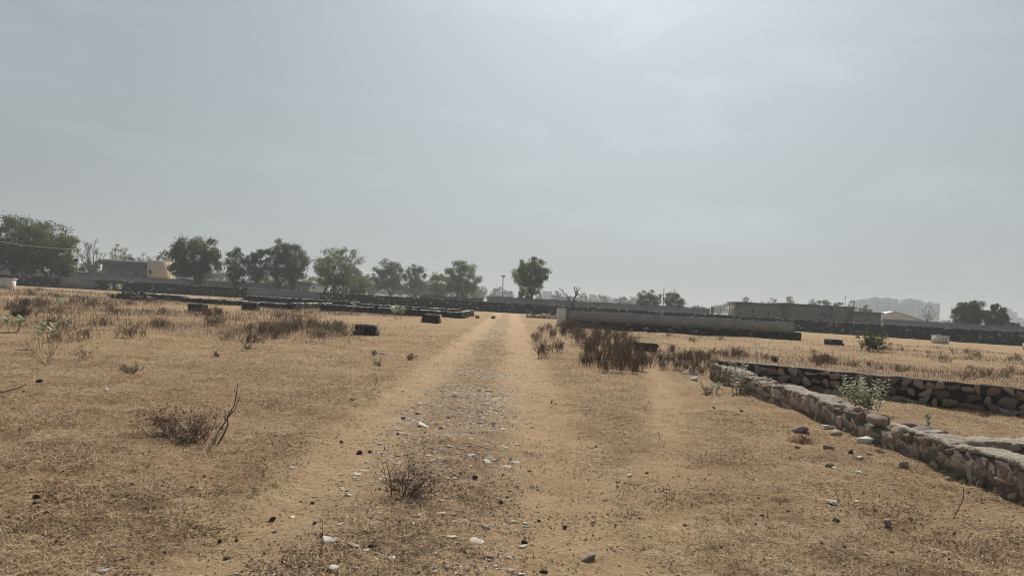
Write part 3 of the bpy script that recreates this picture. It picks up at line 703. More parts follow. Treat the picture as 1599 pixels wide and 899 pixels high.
def leaf_quads(pts, rg, s0, s1, flat=0.0):
    pts = np.asarray(pts); n = len(pts); a = rg.normal(size=(n, 3)); a /= np.linalg.norm(a, axis=1, keepdims=True)
    b = rg.normal(size=(n, 3)); b -= a * (a * b).sum(1, keepdims=True); b /= np.linalg.norm(b, axis=1, keepdims=True)
    s = rg.uniform(s0, s1, (n, 1))
    V = np.stack([pts - a * s, pts + b * s * .5, pts + a * s, pts - b * s * .5], 1).reshape(-1, 3)
    return V, np.arange(n)[:, None] * 4 + np.array([[0, 1, 2, 3]]), np.repeat(np.clip(rg.normal(.5, .25, n), 0, 1), 4)
def shrub(name, label, cat, seed, stems, L_, r, depth, spread=.6, lean=.8, leaf=0.0, group=None, mt='twig', lm='dead_leaf', ls=(.008, .018), up=.06, bias=(0, 0), base_r=.02, row=0.0):
    rg = np.random.default_rng(seed); t = thing(name, label, cat, (0, 0, 0), 0, group); mb = MB(); lv = ([], leaf)
    for q in range(stems):
        a = rg.uniform(0, 6.28); d = np.array([math.cos(a) * lean * rg.random() ** .5 + bias[0], math.sin(a) * lean * rg.random() ** .5 + bias[1], 1])
        b0 = np.array([rg.normal() * base_r - row * rg.random(), rg.normal() * base_r, -.02])
        mb.tube([(0, 0, -.05), b0 * .5 + [0, 0, -.025], b0], r * .9, 3, .3)          # roots joining the stems under the soil
        branch(mb, rg, b0, d, L_ * rg.uniform(.6, 1), r * rg.uniform(.7, 1.1), depth, .25, .7, spread, lv if leaf else None, up)
    mb.obj('twigs', M[mt], t)
    if leaf and lv[0]:
        V, Fq, s = leaf_quads(np.array(lv[0])[np.array(lv[0])[:, 2] > .03], rg, *ls); MB().add(V, Fq, s).obj('dead_leaves', M[lm], t)
    return t
def place(t, px, py, rz=0, sc=1.0):
    t.location = g(at(px, py), .01); t.rotation_euler = (0, 0, rz); t.scale = (sc, sc, sc); return t
# the large bare shrub on the left: a low tangle to the left and two tall wands at its right
t = shrub('bare_shrub', 'largest bare tangled shrub with two tall reddish wands and a pale stump', 'shrub', 5, 30, .29, .0052, 3, .66, 1.25, .10, bias=(-.35, 0), up=.05, row=.46)
place(t, 322, 690)
rg = np.random.default_rng(3); mb = MB()
def wand(mb, pts, r0, r1): mb.tube(np.array(pts), np.linspace(r0, r1, len(pts)), 5, .6)
wand(mb, [(.10, 0, -.02), (.17, .0, .12), (.20, .02, .22), (.19, .02, .30), (.25, .03, .42), (.27, .02, .55), (.275, .02, .64)], .010, .004)
wand(mb, [(.06, .02, -.02), (.10, .03, .14), (.17, .02, .24), (.20, .02, .30), (.27, .0, .38), (.30, -.02, .46), (.32, -.02, .52)], .009, .003)
wand(mb, [(.16, .02, .26), (.17, .03, .33), (.15, .03, .38)], .004, .002); wand(mb, [(.27, .03, .5), (.24, .04, .56), (.235, .04, .6)], .003, .0015)
mb.obj('tall_wand', M['twig'], t)
mb = MB(); mb.tube([(.08, -.05, -.02), (.085, -.04, .06), (.12, -.04, .13), (.14, -.04, .17)], [.014, .013, .012, .008], 6, .9); mb.obj('pale_stump', M['pale_bark'], t)
# shrub in the middle of the track
t = shrub('bare_shrub', 'dark bare shrub growing in the middle of the track', 'shrub', 12, 16, .235, .005, 3, .62, 1.7, .08, up=.035, bias=(.2, 0)); place(t, 632, 768)
mb = MB(); wand(mb, [(-.10, 0, -.02), (-.115, 0, .10), (-.14, 0, .2), (-.17, .0, .30)], .006, .002); wand(mb, [(-.135, 0, .19), (-.10, 0, .25), (-.07, 0, .31)], .004, .002); mb.obj('tall_wand', M['twig'], t)
# thin single plants in the foreground
singles = [(404, 752, .34, 'thin forked bare sapling left of the left wheel track', 21), (506, 856, .26, 'thin curved bare twig sprouting beside a pale flat stone', 22),
 (970, 754, .30, 'yellowish bare seedling with branching top right of the track', 23), (1044, 778, .34, 'taller bare seedling with tiny buds right of the track', 24),
 (1005, 640, .25, 'small bare weed on the side path', 26), (1033, 683, .2, 'short bare weed in the side path below another weed', 27),
 (585, 608, .3, 'short dark bare twig on the straw left of the track', 28), (862, 632, .22, 'single upright dry stalk right of the track', 29), (72, 570, .85, 'tall two stemmed bare plant at the left', 30)]
for (px, py, h, lb, sd) in singles:
    t = shrub('bare_twig', lb, 'plant', sd, 1 if sd != 30 else 3, h * .55, .0035 if sd != 30 else .007, 2, .45, .15 if sd != 30 else .7, .3, up=.1); place(t, px, py)
mb = MB(); wand(mb, [(0, 0, -.02), (.05, 0, .08), (.09, 0, .17), (.09, 0, .26), (.06, 0, .27)], .005, .002); t = thing('bare_twig', 'single curved stem with a hooked tip near the right wall', 'plant', g(at(1486, 811))); mb.obj('stem', M['twig'], t)
mb = MB(); wand(mb, [(-.9, 0, .0), (-.5, .0, .015), (-.2, .02, .05), (0, .05, .12), (.06, .06, .16)], .012, .004); t = thing('fallen_branch', 'long fallen branch curving up at the left edge', 'branch', g(at(30, 622))); mb.obj('stem', M['twig'], t)
for (px, py, sd, stm, L_, ln_, lb) in [(135, 563, 31, 7, .28, 1.3, 'bare spreading weed with fine curled twigs at left'), (205, 583, 32, 16, .22, 3.0, 'flat dead mat of twigs with one upright shoot at left'),
    (640, 559, 33, 12, .16, .8, 'small bushy grey weed left of the track'), (583, 552, 34, 10, .12, 1.5, 'low grey weed beside a white scrap'), (1105, 615, 35, 9, .2, .7, 'dry twiggy weed just before the near wall end'),
    (385, 545, 36, 12, .16, 2.4, 'flat dark weed mat on left straw below the weeds'), (1535, 650, 37, 12, .2, 1.6, 'dry twig mat on the enclosed ground at right'),
    (590, 570, 38, 8, .14, 1.4, 'sparse faint weed near the track edge'), (340, 558, 39, 8, .12, 1.5, 'small dark green weed on the left straw'), (250, 655, 40, 8, .10, 2.4, 'thin flat tuft behind the large bare shrub')]:
    t = shrub('dry_weed', lb, 'weed', sd, stm, L_, .004, 2, .7, ln_, .4, up=.02); place(t, px, py)
# brown thicket along the right of the track
proto = [shrub('dry_shrub', 'x', 'shrub', 50 + q, 24, .44, .006, 3, .38, .40, .30, ls=(.010, .026), up=.12, base_r=.16) for q in range(5)]
thick = []
spots = [(848, 557, 42), (872, 552, 30), (838, 533, 26), (862, 528, 26), (880, 525, 40), (893, 528, 42), (905, 540, 46), (917, 560, 50), (928, 548, 44), (915, 572, 42), (940, 572, 52), (952, 560, 50), (962, 574, 52),
 (975, 563, 50), (985, 578, 48), (998, 578, 48), (940, 540, 40), (960, 540, 40), (985, 545, 36), (1012, 572, 34), (1030, 570, 32), (1045, 568, 30), (1060, 571, 36), (1075, 568, 38), (1090, 570, 36), (1102, 568, 34), (1085, 578, 26),
 (1022, 556, 26), (1050, 552, 24), (930, 530, 34), (905, 520, 30), (975, 532, 28), (855, 516, 20), (845, 520, 18), (925, 515, 24), (950, 526, 26), (1070, 580, 24), (1082, 584, 24), (1096, 584, 26), (1108, 580, 26), (1116, 574, 24), (1056, 578, 22), (1036, 577, 22), (1000, 560, 40), (970, 552, 42), (945, 582, 34), (968, 583, 34), (992, 584, 32)]
first = {}
used = set()
for q, (px, py, hp) in enumerate(spots):
    b = at(px, py); H = hp * b.y / F_PX; k_ = q % 5; base = proto[k_]
    lb = 'tangled brown dry shrub in the thicket right of the track'
    if k_ not in used:
        o = base; used.add(k_); o['label'] = lb; o['group'] = 'brown dry shrubs in the thicket'; o.location = g(b, .02); o.rotation_euler = (0, 0, U(0, 6)); sc = H / 1.08; o.scale = (sc * .9, sc * .9, sc)
    else:
        sc = H / 1.08; o = dup(base, g(b, .02), U(0, 6), (sc * .9, sc * .9, sc), lb, 'brown dry shrubs in the thicket')
# dark and brown weeds in both fields
wp = [shrub('field_weed', 'dry brown weed bush standing in the left field', 'weed', 70 + q, 22, .30, .006, 2, .4, .5, .34, ls=(.012, .03), up=.10, base_r=.2, mt='weed_stem', lm='weed_leaf', group='dry weed bushes in the left field') for q in range(4)]
cnt = 0; used = set()
while cnt < 120:
    left = cnt < 80
    px = U(-10, 545) if left else U(1040, 1610); py = (HORIZ(px) + U(22, 105)) if left else (HORIZ(px) + U(40, 92))
    b = at(px, py)
    if float(weed_mask(np.array(b.x), np.array(b.y))) < .35 and U(0, 1) < .85: cnt += 0; continue
    if not left and py > 566 + (px - 1150) * .082 - 4: continue
    k_ = cnt % 4; s = U(.5, 1.25) * (1.0 if left else .75)
    lb = 'dry brown weed bush standing in the left field' if left else 'dry brown weed bush beyond the right stone walls'
    gr = 'dry weed bushes in the left field' if left else 'dry weed bushes in the right field'
    if k_ not in used: o = wp[k_]; used.add(k_); o.location = g(b, .02); o.scale = (s, s, s)
    else: o = dup(wp[k_], g(b, .02), U(0, 6), s, lb, gr)
    cnt += 1
sp_list = [(30, 498, 26, 'dark upright weed stalk bush at the far left field'), (36, 480, 24, 'dark thin weed bush left before the rubble wall'), (1363, 548, 44, 'bushy grey green shrub standing before the far rubble wall at right'), (1210, 566, 16, 'dry spreading weed above the stone wall'), (1288, 566, 22, 'wide sparse weed bush right of centre beyond the stone wall'),
           (340, 492, 18, 'small dark green bush beside the leftmost stone block'), (770, 497, 8, 'dry tuft at the left end of the track'), (745, 497, 8, 'dry tuft beside the foundation end wall')]
for (px, py, hp, lb) in sp_list:
    b = at(px, py); H = hp * b.y / F_PX; t = shrub('field_shrub', lb, 'shrub', int(px), 16, .40, .008, 3, .5, .7, .5, base_r=.1, ls=(.02, .045), up=.07, lm='leaf_olive' if px in (1363, 340) else 'dead_leaf'); t.location = g(b, .02); sc = H / .85; t.scale = (sc, sc, sc)

# ------------------------------------------------------------------ milkweed: upright stems with pairs of broad pale leaves
def milkweed(label, px, py, hpx, stems, seed, spread=.5, dens=1.0, lsz=.08):
    rg = np.random.default_rng(seed); b = at(px, py); H = hpx * b.y / F_PX
    t = thing('milkweed_plant', label, 'plant', g(b, .01)); ms, ml = MB(), MB()
    for q in range(stems):
        a = rg.uniform(0, 6.28); l = rg.random() ** .6 * spread; hh = H * rg.uniform(.6, 1.0) * (1.0 if q else 1.05); n = 9
        P = np.array([[math.cos(a) * l * H * (.55 + .45 * f ** 1.2) + rg.normal() * .006, math.sin(a) * l * H * (.55 + .45 * f ** 1.2), hh * f - .02] for f in np.linspace(0, 1, n)])
        ms.tube(P, np.linspace(.010, .004, n) * (.6 + H * .5), 5, .5)
        m = max(3, int(7 * dens)); 
        for w_, f in enumerate(np.linspace(.15 if dens >= 1 else .6, 1, m)):
            p = np.array([np.interp(f, np.linspace(0, 1, n), P[:, c]) for c in range(3)]); an = rg.uniform(0, 6.28) if dens < 1 else w_ * 1.57 + rg.normal() * .3
            for sgn in (0, math.pi):
                dd = np.array([math.cos(an + sgn), math.sin(an + sgn), rg.uniform(.2, 1.1)]); dd /= np.linalg.norm(dd); sd = np.cross(dd, [0, 0, 1.]); sd /= np.linalg.norm(sd); up = np.cross(sd, dd)
                ll = lsz * rg.uniform(.7, 1.25) * (1.1 - .5 * f + .2)
                c = [p, p + dd * ll * .3 + sd * ll * .30 + up * .006, p + dd * ll * .75 + sd * ll * .26, p + dd * ll, p + dd * ll * .75 - sd * ll * .26, p + dd * ll * .3 - sd * ll * .30 + up * .006, p + dd * ll * .5 - up * .012]
                ml.add(c, np.array([[0, 1, 6], [1, 2, 6], [2, 3, 6], [3, 4, 6], [4, 5, 6], [5, 0, 6]]), float(np.clip(rg.normal(.55, .25), 0, 1)))
    ms.obj('stems', M['pale_bark'], t); ml.obj('leaves', M['milkweed'], t); return t
milkweed('bushy leafy green milkweed growing between the two stone walls', 1348, 644, 56, 20, 1, .75, 1.3, .085)
milkweed('small green milkweed sprout behind the near wall below the gap', 1450, 672, 36, 3, 2, .25, 1.0, .07)
milkweed('green milkweed leaning over the far end of the near wall', 1152, 612, 48, 7, 3, .45, 1.0, .09)
milkweed('tall sparse milkweed with pale leaves above the stone wall corner', 1188, 570, 38, 4, 4, .5, .6, .14)
milkweed('low pale leaved milkweed at the end foot of the near wall', 1112, 612, 24, 5, 5, .8, .6, .08)
milkweed('tall lone milkweed with pale top leaves in the left field', 66, 545, 44, 3, 6, .35, .6, .16)
milkweed('milkweed with pale leaves at far left of the field', 22, 520, 26, 5, 7, .5, .7, .17)
milkweed('pale leaved milkweed in the weeds under the rubble heap', 92, 482, 20, 3, 8, .4, .7, .2)
milkweed('milkweed cluster with bright leaves before the foundation wall', 622, 500, 22, 7, 9, .8, .7, .26)
milkweed('thin milkweed with white leaves before the foundation wall', 549, 490, 22, 2, 10, .4, .6, .24)
milkweed('thin milkweed standing beside the right stone wall', 1590, 640, 38, 2, 11, .1, .7, .06)
milkweed('small green plant poking above the dark stone wall', 1341, 578, 16, 2, 12, .3, .8, .09)
milkweed('dry milkweed at the foot of the far rubble wall by the heap', 180, 462, 20, 5, 13, .8, .7, .3)
milkweed('pale milkweed in the field at mid left', 102, 518, 20, 2, 14, .5, .7, .16)

# ------------------------------------------------------------------ trees
def tree(label, x0, x1, top, Y, seed, lm='leaf', low=.30, dens=1.0, leaf=.16, trunks=1, airy=.5, group=None, name='leafy_tree', nc=None, bare=False, base=None):
    rg = np.random.default_rng(seed); cx = (x0 + x1) / 2
    tp = deep(cx, top, Y); wl = deep(x0, top, Y).x; wr = deep(x1, top, Y).x; H = tp.z; Rx = (wr - wl) / 2; X = (wl + wr) / 2
    t = thing(name, label, 'tree', (X, Y, 0), 0, group)
    low = low * .62; zc0 = H * low; cz = (H + zc0) / 2; Rz = (H - zc0) / 2; mt, ml = MB(), []
    nc = int((nc or int(26 * dens + 10)) * 1.7)
    cl = []
    qi = 0; lob = rg.normal(size=(5, 3)); lob /= np.linalg.norm(lob, axis=1, keepdims=True)
    while len(cl) < nc:
        qi += 1; zz = 1 - 2 * ((qi * .7548777) % 1); th = 6.2832 * ((qi * .5698403 + seed * .37) % 1); hr = math.sqrt(max(0, 1 - zz * zz))
        v = np.array([hr * math.cos(th), hr * math.sin(th), zz]) + rg.normal(size=3) * .16; v /= np.linalg.norm(v)
        r = (rg.uniform(.16, 1.0) ** .42) * (.86 + .16 * float(np.max(lob @ v)))
        if v[2] < -.75 and rg.random() < .5: continue
        p = np.array([v[0] * Rx, v[1] * Rx * .9, v[2] * Rz]) * r
        if v[2] < 0: p[:2] *= rg.uniform(.8, 1.0)
        p = p * (1 - .08 * rg.random()); cl.append(p + [0, 0, cz])
    cl = np.array(cl)
    tr0 = max(.10, H * .024)
    K = 4 if trunks == 1 else 2
    for k_ in range(trunks):
        bx = (k_ - (trunks - 1) / 2) * Rx * .35 + rg.normal() * .1; by = rg.normal() * .3 if trunks > 1 else 0
        fork = np.array([bx * 1.2 + rg.normal() * .2, by, zc0 * rg.uniform(.75, 1.05)])
        mt.tube([(bx, by, -.1), (bx + rg.normal() * .06, by, fork[2] * .5), fork], [tr0 * 1.25, tr0, tr0 * .85], 7, .5)
        mine = [c for c in range(nc) if c % trunks == k_] if trunks > 1 else list(range(nc))
        ang = np.arctan2(cl[mine][:, 1] - by, cl[mine][:, 0] - bx); order = np.argsort(ang); gs = np.array_split(np.array(mine)[order], K + 1)
        for gq in gs:
            if len(gq) == 0: continue
            ctr = cl[gq].mean(0); hub = fork + (ctr - fork) * .5 + rg.normal(size=3) * .15 * Rx * .3
            mid = (fork + hub) / 2 + np.array([0, 0, -.05 * H * .3]) + rg.normal(size=3) * .1
            mt.tube([fork, mid, hub], [tr0 * .65, tr0 * .5, tr0 * .4], 5, .4)
            for c in gq:
                m2 = (hub + cl[c]) / 2 + rg.normal(size=3) * .08 * Rx
                mt.tube([hub, m2, cl[c]], [tr0 * .34, tr0 * .2, tr0 * .07], 4, .4)
                if bare:
                    for e_ in range(7):
                        d = rg.normal(size=3); d[2] = abs(d[2]) * .7; e1 = cl[c] + d * Rx * .16; mt.tube([m2 + (cl[c] - m2) * rg.random(), (cl[c] + e1) / 2, e1], [tr0 * .08, tr0 * .06, tr0 * .03], 3, .4)
    mt.obj('trunk', M['bark'], t, smooth=True)
    if dens > 0 and not (bare and lm is None):
        pts = []
        for c in range(nc):
            cr_ = (Rx * .8 + Rz * .4) * rg.uniform(.17, .32) * (26 / max(12, nc)) ** .33
            n = int(rg.integers(110, 230) * dens * .56)
            q = rg.normal(size=(n, 3)); q /= np.linalg.norm(q, axis=1, keepdims=True); q *= (rg.random((n, 1)) ** airy)
            q = q * np.array([1, 1, .8]) * cr_; sp = rg.random((n, 1)) < .10; q = np.where(sp, q * 1.5, q)
            pts.append(cl[c] + q)
        pts = np.concatenate(pts); V, Fq, s = leaf_quads(pts, rg, leaf * .6, leaf * 1.25)
        MB().add(V, Fq, s).obj('crown', M[lm], t)
    return t
T = tree
T('broad many stemmed dark tree at the left edge of the treeline', -22, 128, 339, 112, 41, 'leaf_olive', .14, 2.3, .15, 5, .5, nc=90)
T('small olive bush tree under the right side of the broad left tree', 85, 122, 393, 114, 2, 'leaf_olive', .2, .7, .14, 1)
T('almost leafless grey tree between the broad left tree and the house', 118, 168, 371, 145, 3, 'leaf_olive', .35, .12, .13, 1, nc=26, bare=True, name='bare_tree')
T('tiny thin tree peeking above the house roof', 170, 206, 382, 175, 4, 'leaf_light', .45, .5, .16, 1)
T('round green bush beside the left wall of the house', 124, 164, 408, 135, 5, 'leaf_olive', .1, .7, .15, 1, name='bush_tree')
T('hazy scrubby tree behind the house roof', 205, 250, 397, 210, 6, 'leaf_olive', .2, .35, .2, 2, bare=True)
T('thin hazy tree right of the beige house end', 242, 272, 392, 190, 7, 'leaf_olive', .2, .45, .2, 2)
T('dense round dark green tree right of the house', 263, 354, 364, 120, 8, 'leaf', .16, 2.3, .15, 1, .5, nc=56)
T('narrow dark tree just right of the dense round one', 352, 392, 384, 128, 9, 'leaf', .25, 1.0, .15, 1, nc=30)
T('dark leaning tree left of the tall pair', 386, 428, 378, 130, 10, 'leaf', .28, 1.1, .15, 1, nc=32)
T('tall wide dark tree in the middle of the left row', 412, 491, 372, 128, 11, 'leaf', .28, 1.7, .15, 2, .5, nc=46)
T('pale airy spreading tree with many thin limbs', 487, 572, 382, 126, 12, 'leaf_light', .12, .9, .15, 3, .45, nc=58)
T('low pale bush under the airy spreading tree', 540, 578, 430, 150, 13, 'leaf_olive', .1, .7, .17, 1)
T('bluish dark tree right of a gap after the airy tree', 582, 636, 406, 185, 14, 'leaf', .2, 1.5, .18, 1, nc=40)
T('bluish tree touching its darker left neighbour', 630, 670, 411, 195, 15, 'leaf', .2, 1.0, .19, 1, nc=34)
T('hazy low tree behind the two bluish trees', 566, 600, 426, 260, 16, 'leaf', .15, .7, .25, 1)
T('low spreading tree joining the bluish pair to the fresh green one', 664, 712, 424, 180, 17, 'leaf_light', .15, .9, .18, 2)
T('fresh green tree with dark core left of the mast', 692, 754, 408, 165, 18, 'leaf_light', .14, 1.6, .17, 2, .5, nc=44)
T('lone round topped tree standing over the end of the track', 802, 862, 402, 128, 77, 'leaf_light', .50, 1.7, .13, 1, .5, nc=60)
T('small bush at the foot of the lone round tree', 808, 834, 446, 134, 20, 'leaf_light', .1, .6, .15, 1)
T('dark rounded tree left of two bare poles', 992, 1036, 453, 165, 21, 'leaf', .1, 1.2, .16, 1, nc=34)
T('dark tree grown around two bare poles', 1034, 1074, 455, 160, 22, 'leaf', .12, 1.0, .16, 2, nc=30)
T('wide domed dark tree near the right edge', 1490, 1542, 465, 118, 23, 'leaf', .2, 1.7, .14, 1, .5, nc=44)
T('darker tree touching the domed tree near the right edge', 1534, 1576, 475, 114, 24, 'leaf', .08, 1.5, .14, 2, .5, nc=36)
T('low bush right of the two trees at the right edge', 1572, 1594, 499, 108, 25, 'leaf', .1, .7, .12, 1)
T('tiny sparse tree above the long brick shed roof left end', 1157, 1174, 463, 230, 26, 'leaf', .4, .4, .2, 1, nc=10)
T('sparse small tree behind the white roof corner', 1198, 1216, 464, 250, 27, 'leaf', .4, .35, .2, 1, nc=10)
T('small rounded tree right of the white roof corner', 1223, 1244, 463, 240, 28, 'leaf', .3, .6, .2, 1, nc=14)
T('wide hazy tree above the brick shed wall', 1258, 1302, 467, 230, 29, 'leaf', .2, .8, .22, 2)
T('flat topped hazy tree left of the thin pole', 1298, 1322, 471, 230, 30, 'leaf', .2, .6, .22, 1)
T('bush standing before the left end of the tall apartments', 1340, 1364, 474, 190, 31, 'leaf_light', .15, .6, .18, 1)
T('spindly tree rising between pole and apartments', 1322, 1340, 464, 190, 32, 'leaf_light', .5, .18, .18, 1, nc=10, bare=True)
T('bare spindly tree before the right end of the apartments', 1438, 1464, 474, 150, 33, 'leaf_olive', .4, .06, .12, 1, nc=9, bare=True, name='bare_tree')
# far pale trees under the horizon haze
fs = [(742, 760, 445), (764, 790, 449), (786, 802, 452), (840, 852, 455), (862, 880, 456), (898, 922, 457), (930, 952, 460), (934, 962, 464), (962, 985, 464), (1078, 1100, 478), (1112, 1130, 476), (1128, 1152, 474), (556, 580, 430), (668, 690, 440), (978, 998, 466), (1470, 1492, 500), (880, 900, 462), (1180, 1200, 470)]
for q, (a, b_, tp_) in enumerate(fs):
    T('faint bluish tree far beyond the compound walls', a - 3, b_ + 3, tp_, 420 + 40 * (q % 4), 200 + q, 'leaf', .1, .5, .5, 1, nc=12, group='faint far trees under the haze')
sc_ = [(0, 40, 398), (30, 62, 404), (248, 290, 418), (284, 330, 424), (330, 372, 420), (366, 410, 422), (404, 446, 424), (440, 480, 428), (474, 512, 430), (506, 548, 432), (548, 590, 434), (590, 636, 438), (628, 676, 440), (668, 716, 442), (712, 750, 448)]
for q, (a, b_, tp_) in enumerate(sc_):
    T('low hazy scrub tree filling the gap behind the left tree row', a - 6, b_ + 6, tp_, 215 + 22 * (q % 3), 400 + q, 'leaf_olive' if q % 3 else 'leaf', .05, .8, .28, 2, nc=18, group='low hazy scrub behind the left tree row', name='scrub_tree')
# pollarded bare tree by the lone tree
rg = np.random.default_rng(8); b = deep(893, 470, 124); t = thing('bare_tree', 'pollarded bare tree with knobby arms right of the lone round tree', 'tree', (b.x, 124, 0)); mb = MB(); s = 124 / F_PX
for pts, r in (([(-2, 0), (-1, 3), (-4, 10), (-8, 17), (-10, 20)], .14), ([(-2, 0), (2, 6), (4, 14), (6, 20), (4, 26), (3, 31)], .15), ([(4, 14), (8, 20), (9, 26), (12, 30)], .10), ([(6, 20), (7, 27), (6, 30)], .08), ([(-4, 10), (-9, 14), (-14, 22), (-20, 27)], .09), ([(-14, 20), (-15, 24), (-17, 28)], .07), ([(9, 24), (6, 28), (7, 31)], .07)):
    P = [(x * s, rg.normal() * .15, 1.2 + z * s) for x, z in pts]
    if pts[0] == (-2, 0): P[0] = (-.1, 0, -.1)
    mb.tube(P, np.linspace(r, r * .5, len(P)), 6, .5); put_rock(mb, P[-1], (r * 1.5, r * 1.5, r * 1.8), shade=.5, lo=True)
mb.obj('trunk', M['bark'], t)
# poles and mast
def pole(name, label, cat, px, top, Y, r, extra=None):
    tpp = deep(px, top, Y); t = thing(name, label, cat, (tpp.x, Y, 0)); mb = MB(); mb.tube([(0, 0, -.1), (0, 0, tpp.z * .5), (0, 0, tpp.z)], [r, r * .85, r * .7], 8, .5); mb.obj('shaft', M['metal'], t, smooth=True)
    if extra: extra(t, tpp.z)
    return t
def mast_head(t, z):
    mb = MB(); mb.tube([(0, 0, z - .4), (0, 0, z)], [.35, .75], 8); mb.box((0, 0, z + .1), (1.6, 1.6, .2)); mb.obj('platform', M['metal'], t)
    mb = MB(); [mb.box((q, -.5, z - .2), (.15, .1, .6)) for q in (-.5, 0, .5)]; mb.obj('antenna', M['pale'], t)
pole('antenna_mast', 'slim mast with a flared head left of the lone round tree', 'mast', 786, 431, 260, .22, mast_head)
def lamp_box(t, z):
    mb = MB(); mb.box((0, -.1, z - 1.75), (.5, .35, .42)); mb.obj('switch_box', M['dark'], t); mb = MB(); mb.box((0, 0, z - .15), (1.1, .08, .08)); [mb.tube([(q, 0, z - .1), (q, 0, z + .05)], [.04, .05], 6) for q in (-.45, 0, .45)]; mb.obj('cross_arm', M['metal'], t)
pole('utility_pole', 'thin utility pole with dark box beside the broad left tree', 'pole', 121, 388, 110, .09, lamp_box)
pole('thin_pole', 'thin upright pole above the brick shed wall', 'pole', 1320, 462, 170, .10)
pole('bare_pole', 'taller bare pole rising from the dark tree pair', 'pole', 1037, 448, 158, .10); pole('bare_pole', 'short leaning bare pole right of the taller one', 'pole', 1054, 450, 158, .09)
a, b = deep(-70, 362, 100), deep(121, 389, 110); P = [a + (b - a) * f + Vector((0, 0, -1.0 * 4 * f * (1 - f) * .5)) for f in np.linspace(0, 1, 16)]
mb = MB(); mb.tube([p[:] for p in P], .028, 5, .5); tag(mb.obj('overhead_wire', M['pale']), 'pale overhead wire running from the left edge to the pole', 'wire')

# ------------------------------------------------------------------ buildings
def pbox(mb, x0, x1, y0, y1, Y, dep, drop=True):   # a box filling these pixels at distance Y
    a = deep(x0, y0, Y); b = deep(x1, y0, Y); c = deep((x0 + x1) / 2, y0, Y); zb = -.1 if drop else deep((x0 + x1) / 2, y1, Y).z
    mb.box(((a.x + b.x) / 2, Y + dep / 2, (c.z + zb) / 2), (b.x - a.x, dep, c.z - zb)); return (a.x, b.x, zb, c.z)
def building(name, label): return thing(name, label, 'building')
h = building('farm_house', 'grey house with a dark overhanging roof and a beige end block'); Y = 140
mb = MB(); e = pbox(mb, 160, 230, 414, 440, Y, 8); mb.obj('wall', M['greywall'], h)
mb = MB(); x0, x1, zt = e[0] - 1.2, e[1] + .1, e[3]
V = [(x0, Y - 1.6, zt), (x1, Y - 1.6, zt), (x1, Y + 9, zt), (x0, Y + 9, zt), (x0 + .9, Y + .6, zt + 1.0), (x1, Y + .6, zt + 1.0), (x1, Y + 8, zt + 1.0), (x0 + .9, Y + 8, zt + 1.0)]
mb.add(V, np.array([[0, 3, 2, 1], [4, 5, 6, 7], [0, 1, 5, 4], [1, 2, 6, 5], [2, 3, 7, 6], [3, 0, 4, 7]])); mb.obj('roof', M['roof'], h)
mb = MB(); e2 = pbox(mb, 230.6, 253, 407, 440, Y - 1.7, 6); mb.obj('end_block', M['beige'], h)
def win(par, px, py, wpx, hpx, Y, m=None, name='window'):
    c = deep(px, py, Y); s = Y / F_PX; f = MB(); f.box((c.x, Y - .05, c.z), (wpx * s + .16, .12, hpx * s + .16)); fo = f.obj(name, M['cement'], par)
    q = MB(); q.box((c.x, Y - .115, c.z), (wpx * s, .02, hpx * s)); q.obj('pane', m or M['glass'], fo)
win(h, 213, 427, 4, 7, Y, M['dark']); win(h, 190, 427, 4, 4, Y); win(h, 235, 424, 2.6, 4.5, Y - 1.7, M['dark'])
mb = MB(); pbox(mb, 200, 207, 402, 406, Y + 4, 1.2, False); mb.obj('water_tank', M['greywall'], h)
def small_house(name, label, x0, x1, top, Y, m, roof=M['roof'], dep=6, win_at=(), over=.3):
    t = building(name, label); mb = MB(); e = pbox(mb, x0, x1, top, 0, Y, dep); mb.obj('wall', m, t)
    mb = MB(); mb.box(((e[0] + e[1]) / 2, Y + dep / 2, e[3] + .1), (e[1] - e[0] + 2 * over, dep + 2 * over, .22)); mb.obj('roof', roof, t)
    for (px, py, a, b_) in win_at: win(t, px, py, a, b_, Y, M['dark'])
    return t
small_house('white_house', 'white low house glimpsed under the broad left tree', 76, 101, 418, 150, M['whitewash'], win_at=[(85, 422, 3, 3)])
small_house('low_shed', 'low shed with a pale roof slab beside the utility pole', 112, 131, 425, 133, M['mortar'], M['pale'], 3)
small_house('dark_hut', 'small dark hut between trunks of the tall dark tree', 461, 476, 441, 165, M['roof'])
small_house('pale_house', 'pale house half hidden under the airy tree left side', 480, 506, 444, 180, M['whitewash'], win_at=[(490, 449, 3, 3)])
small_house('pale_hut', 'low pale hut under the right side of the airy tree', 543, 566, 449, 175, M['pale'], win_at=[(550, 454, 3, 3)])
# gate and brick sheds on the right
gt = thing('gate', 'open barred metal gate with a stub pillar left of the brick shed', 'gate'); Y = 118
mb = MB(); pbox(mb, 1111, 1115, 479, 495, Y, .5); mb.obj('gate_pillar', M['brick'], gt)
mb = MB()
for q in range(11):
    a = deep(1117 + q * 2.8, 478.5 - 4 * math.sin(q / 10 * math.pi) + q * .2, Y); mb.tube([(a.x, Y, 0), (a.x, Y, a.z)], [.03, .03], 4)
for yy_ in (482, 488):
    a, b = deep(1116, yy_, Y), deep(1146, yy_ + 1.6, Y); mb.tube([a[:], b[:]], [.03, .03], 4)
mb.obj('bars', M['metal'], gt)
bs = small_house('brick_shed', 'flat roofed old brick shed with a roof slab jutting left', 1155, 1222, 475, 120, M['brick'], win_at=[(1175, 485, 4, 5), (1200, 488, 4, 5)])
mb = MB(); e = deep(1147, 474, 120); f = deep(1156, 474, 120); mb.box(((e.x + f.x) / 2 - .2, 121.5, e.z - .1), (f.x - e.x + .2, 3, .18)); mb.obj('roof_ledge', M['roof'], bs)
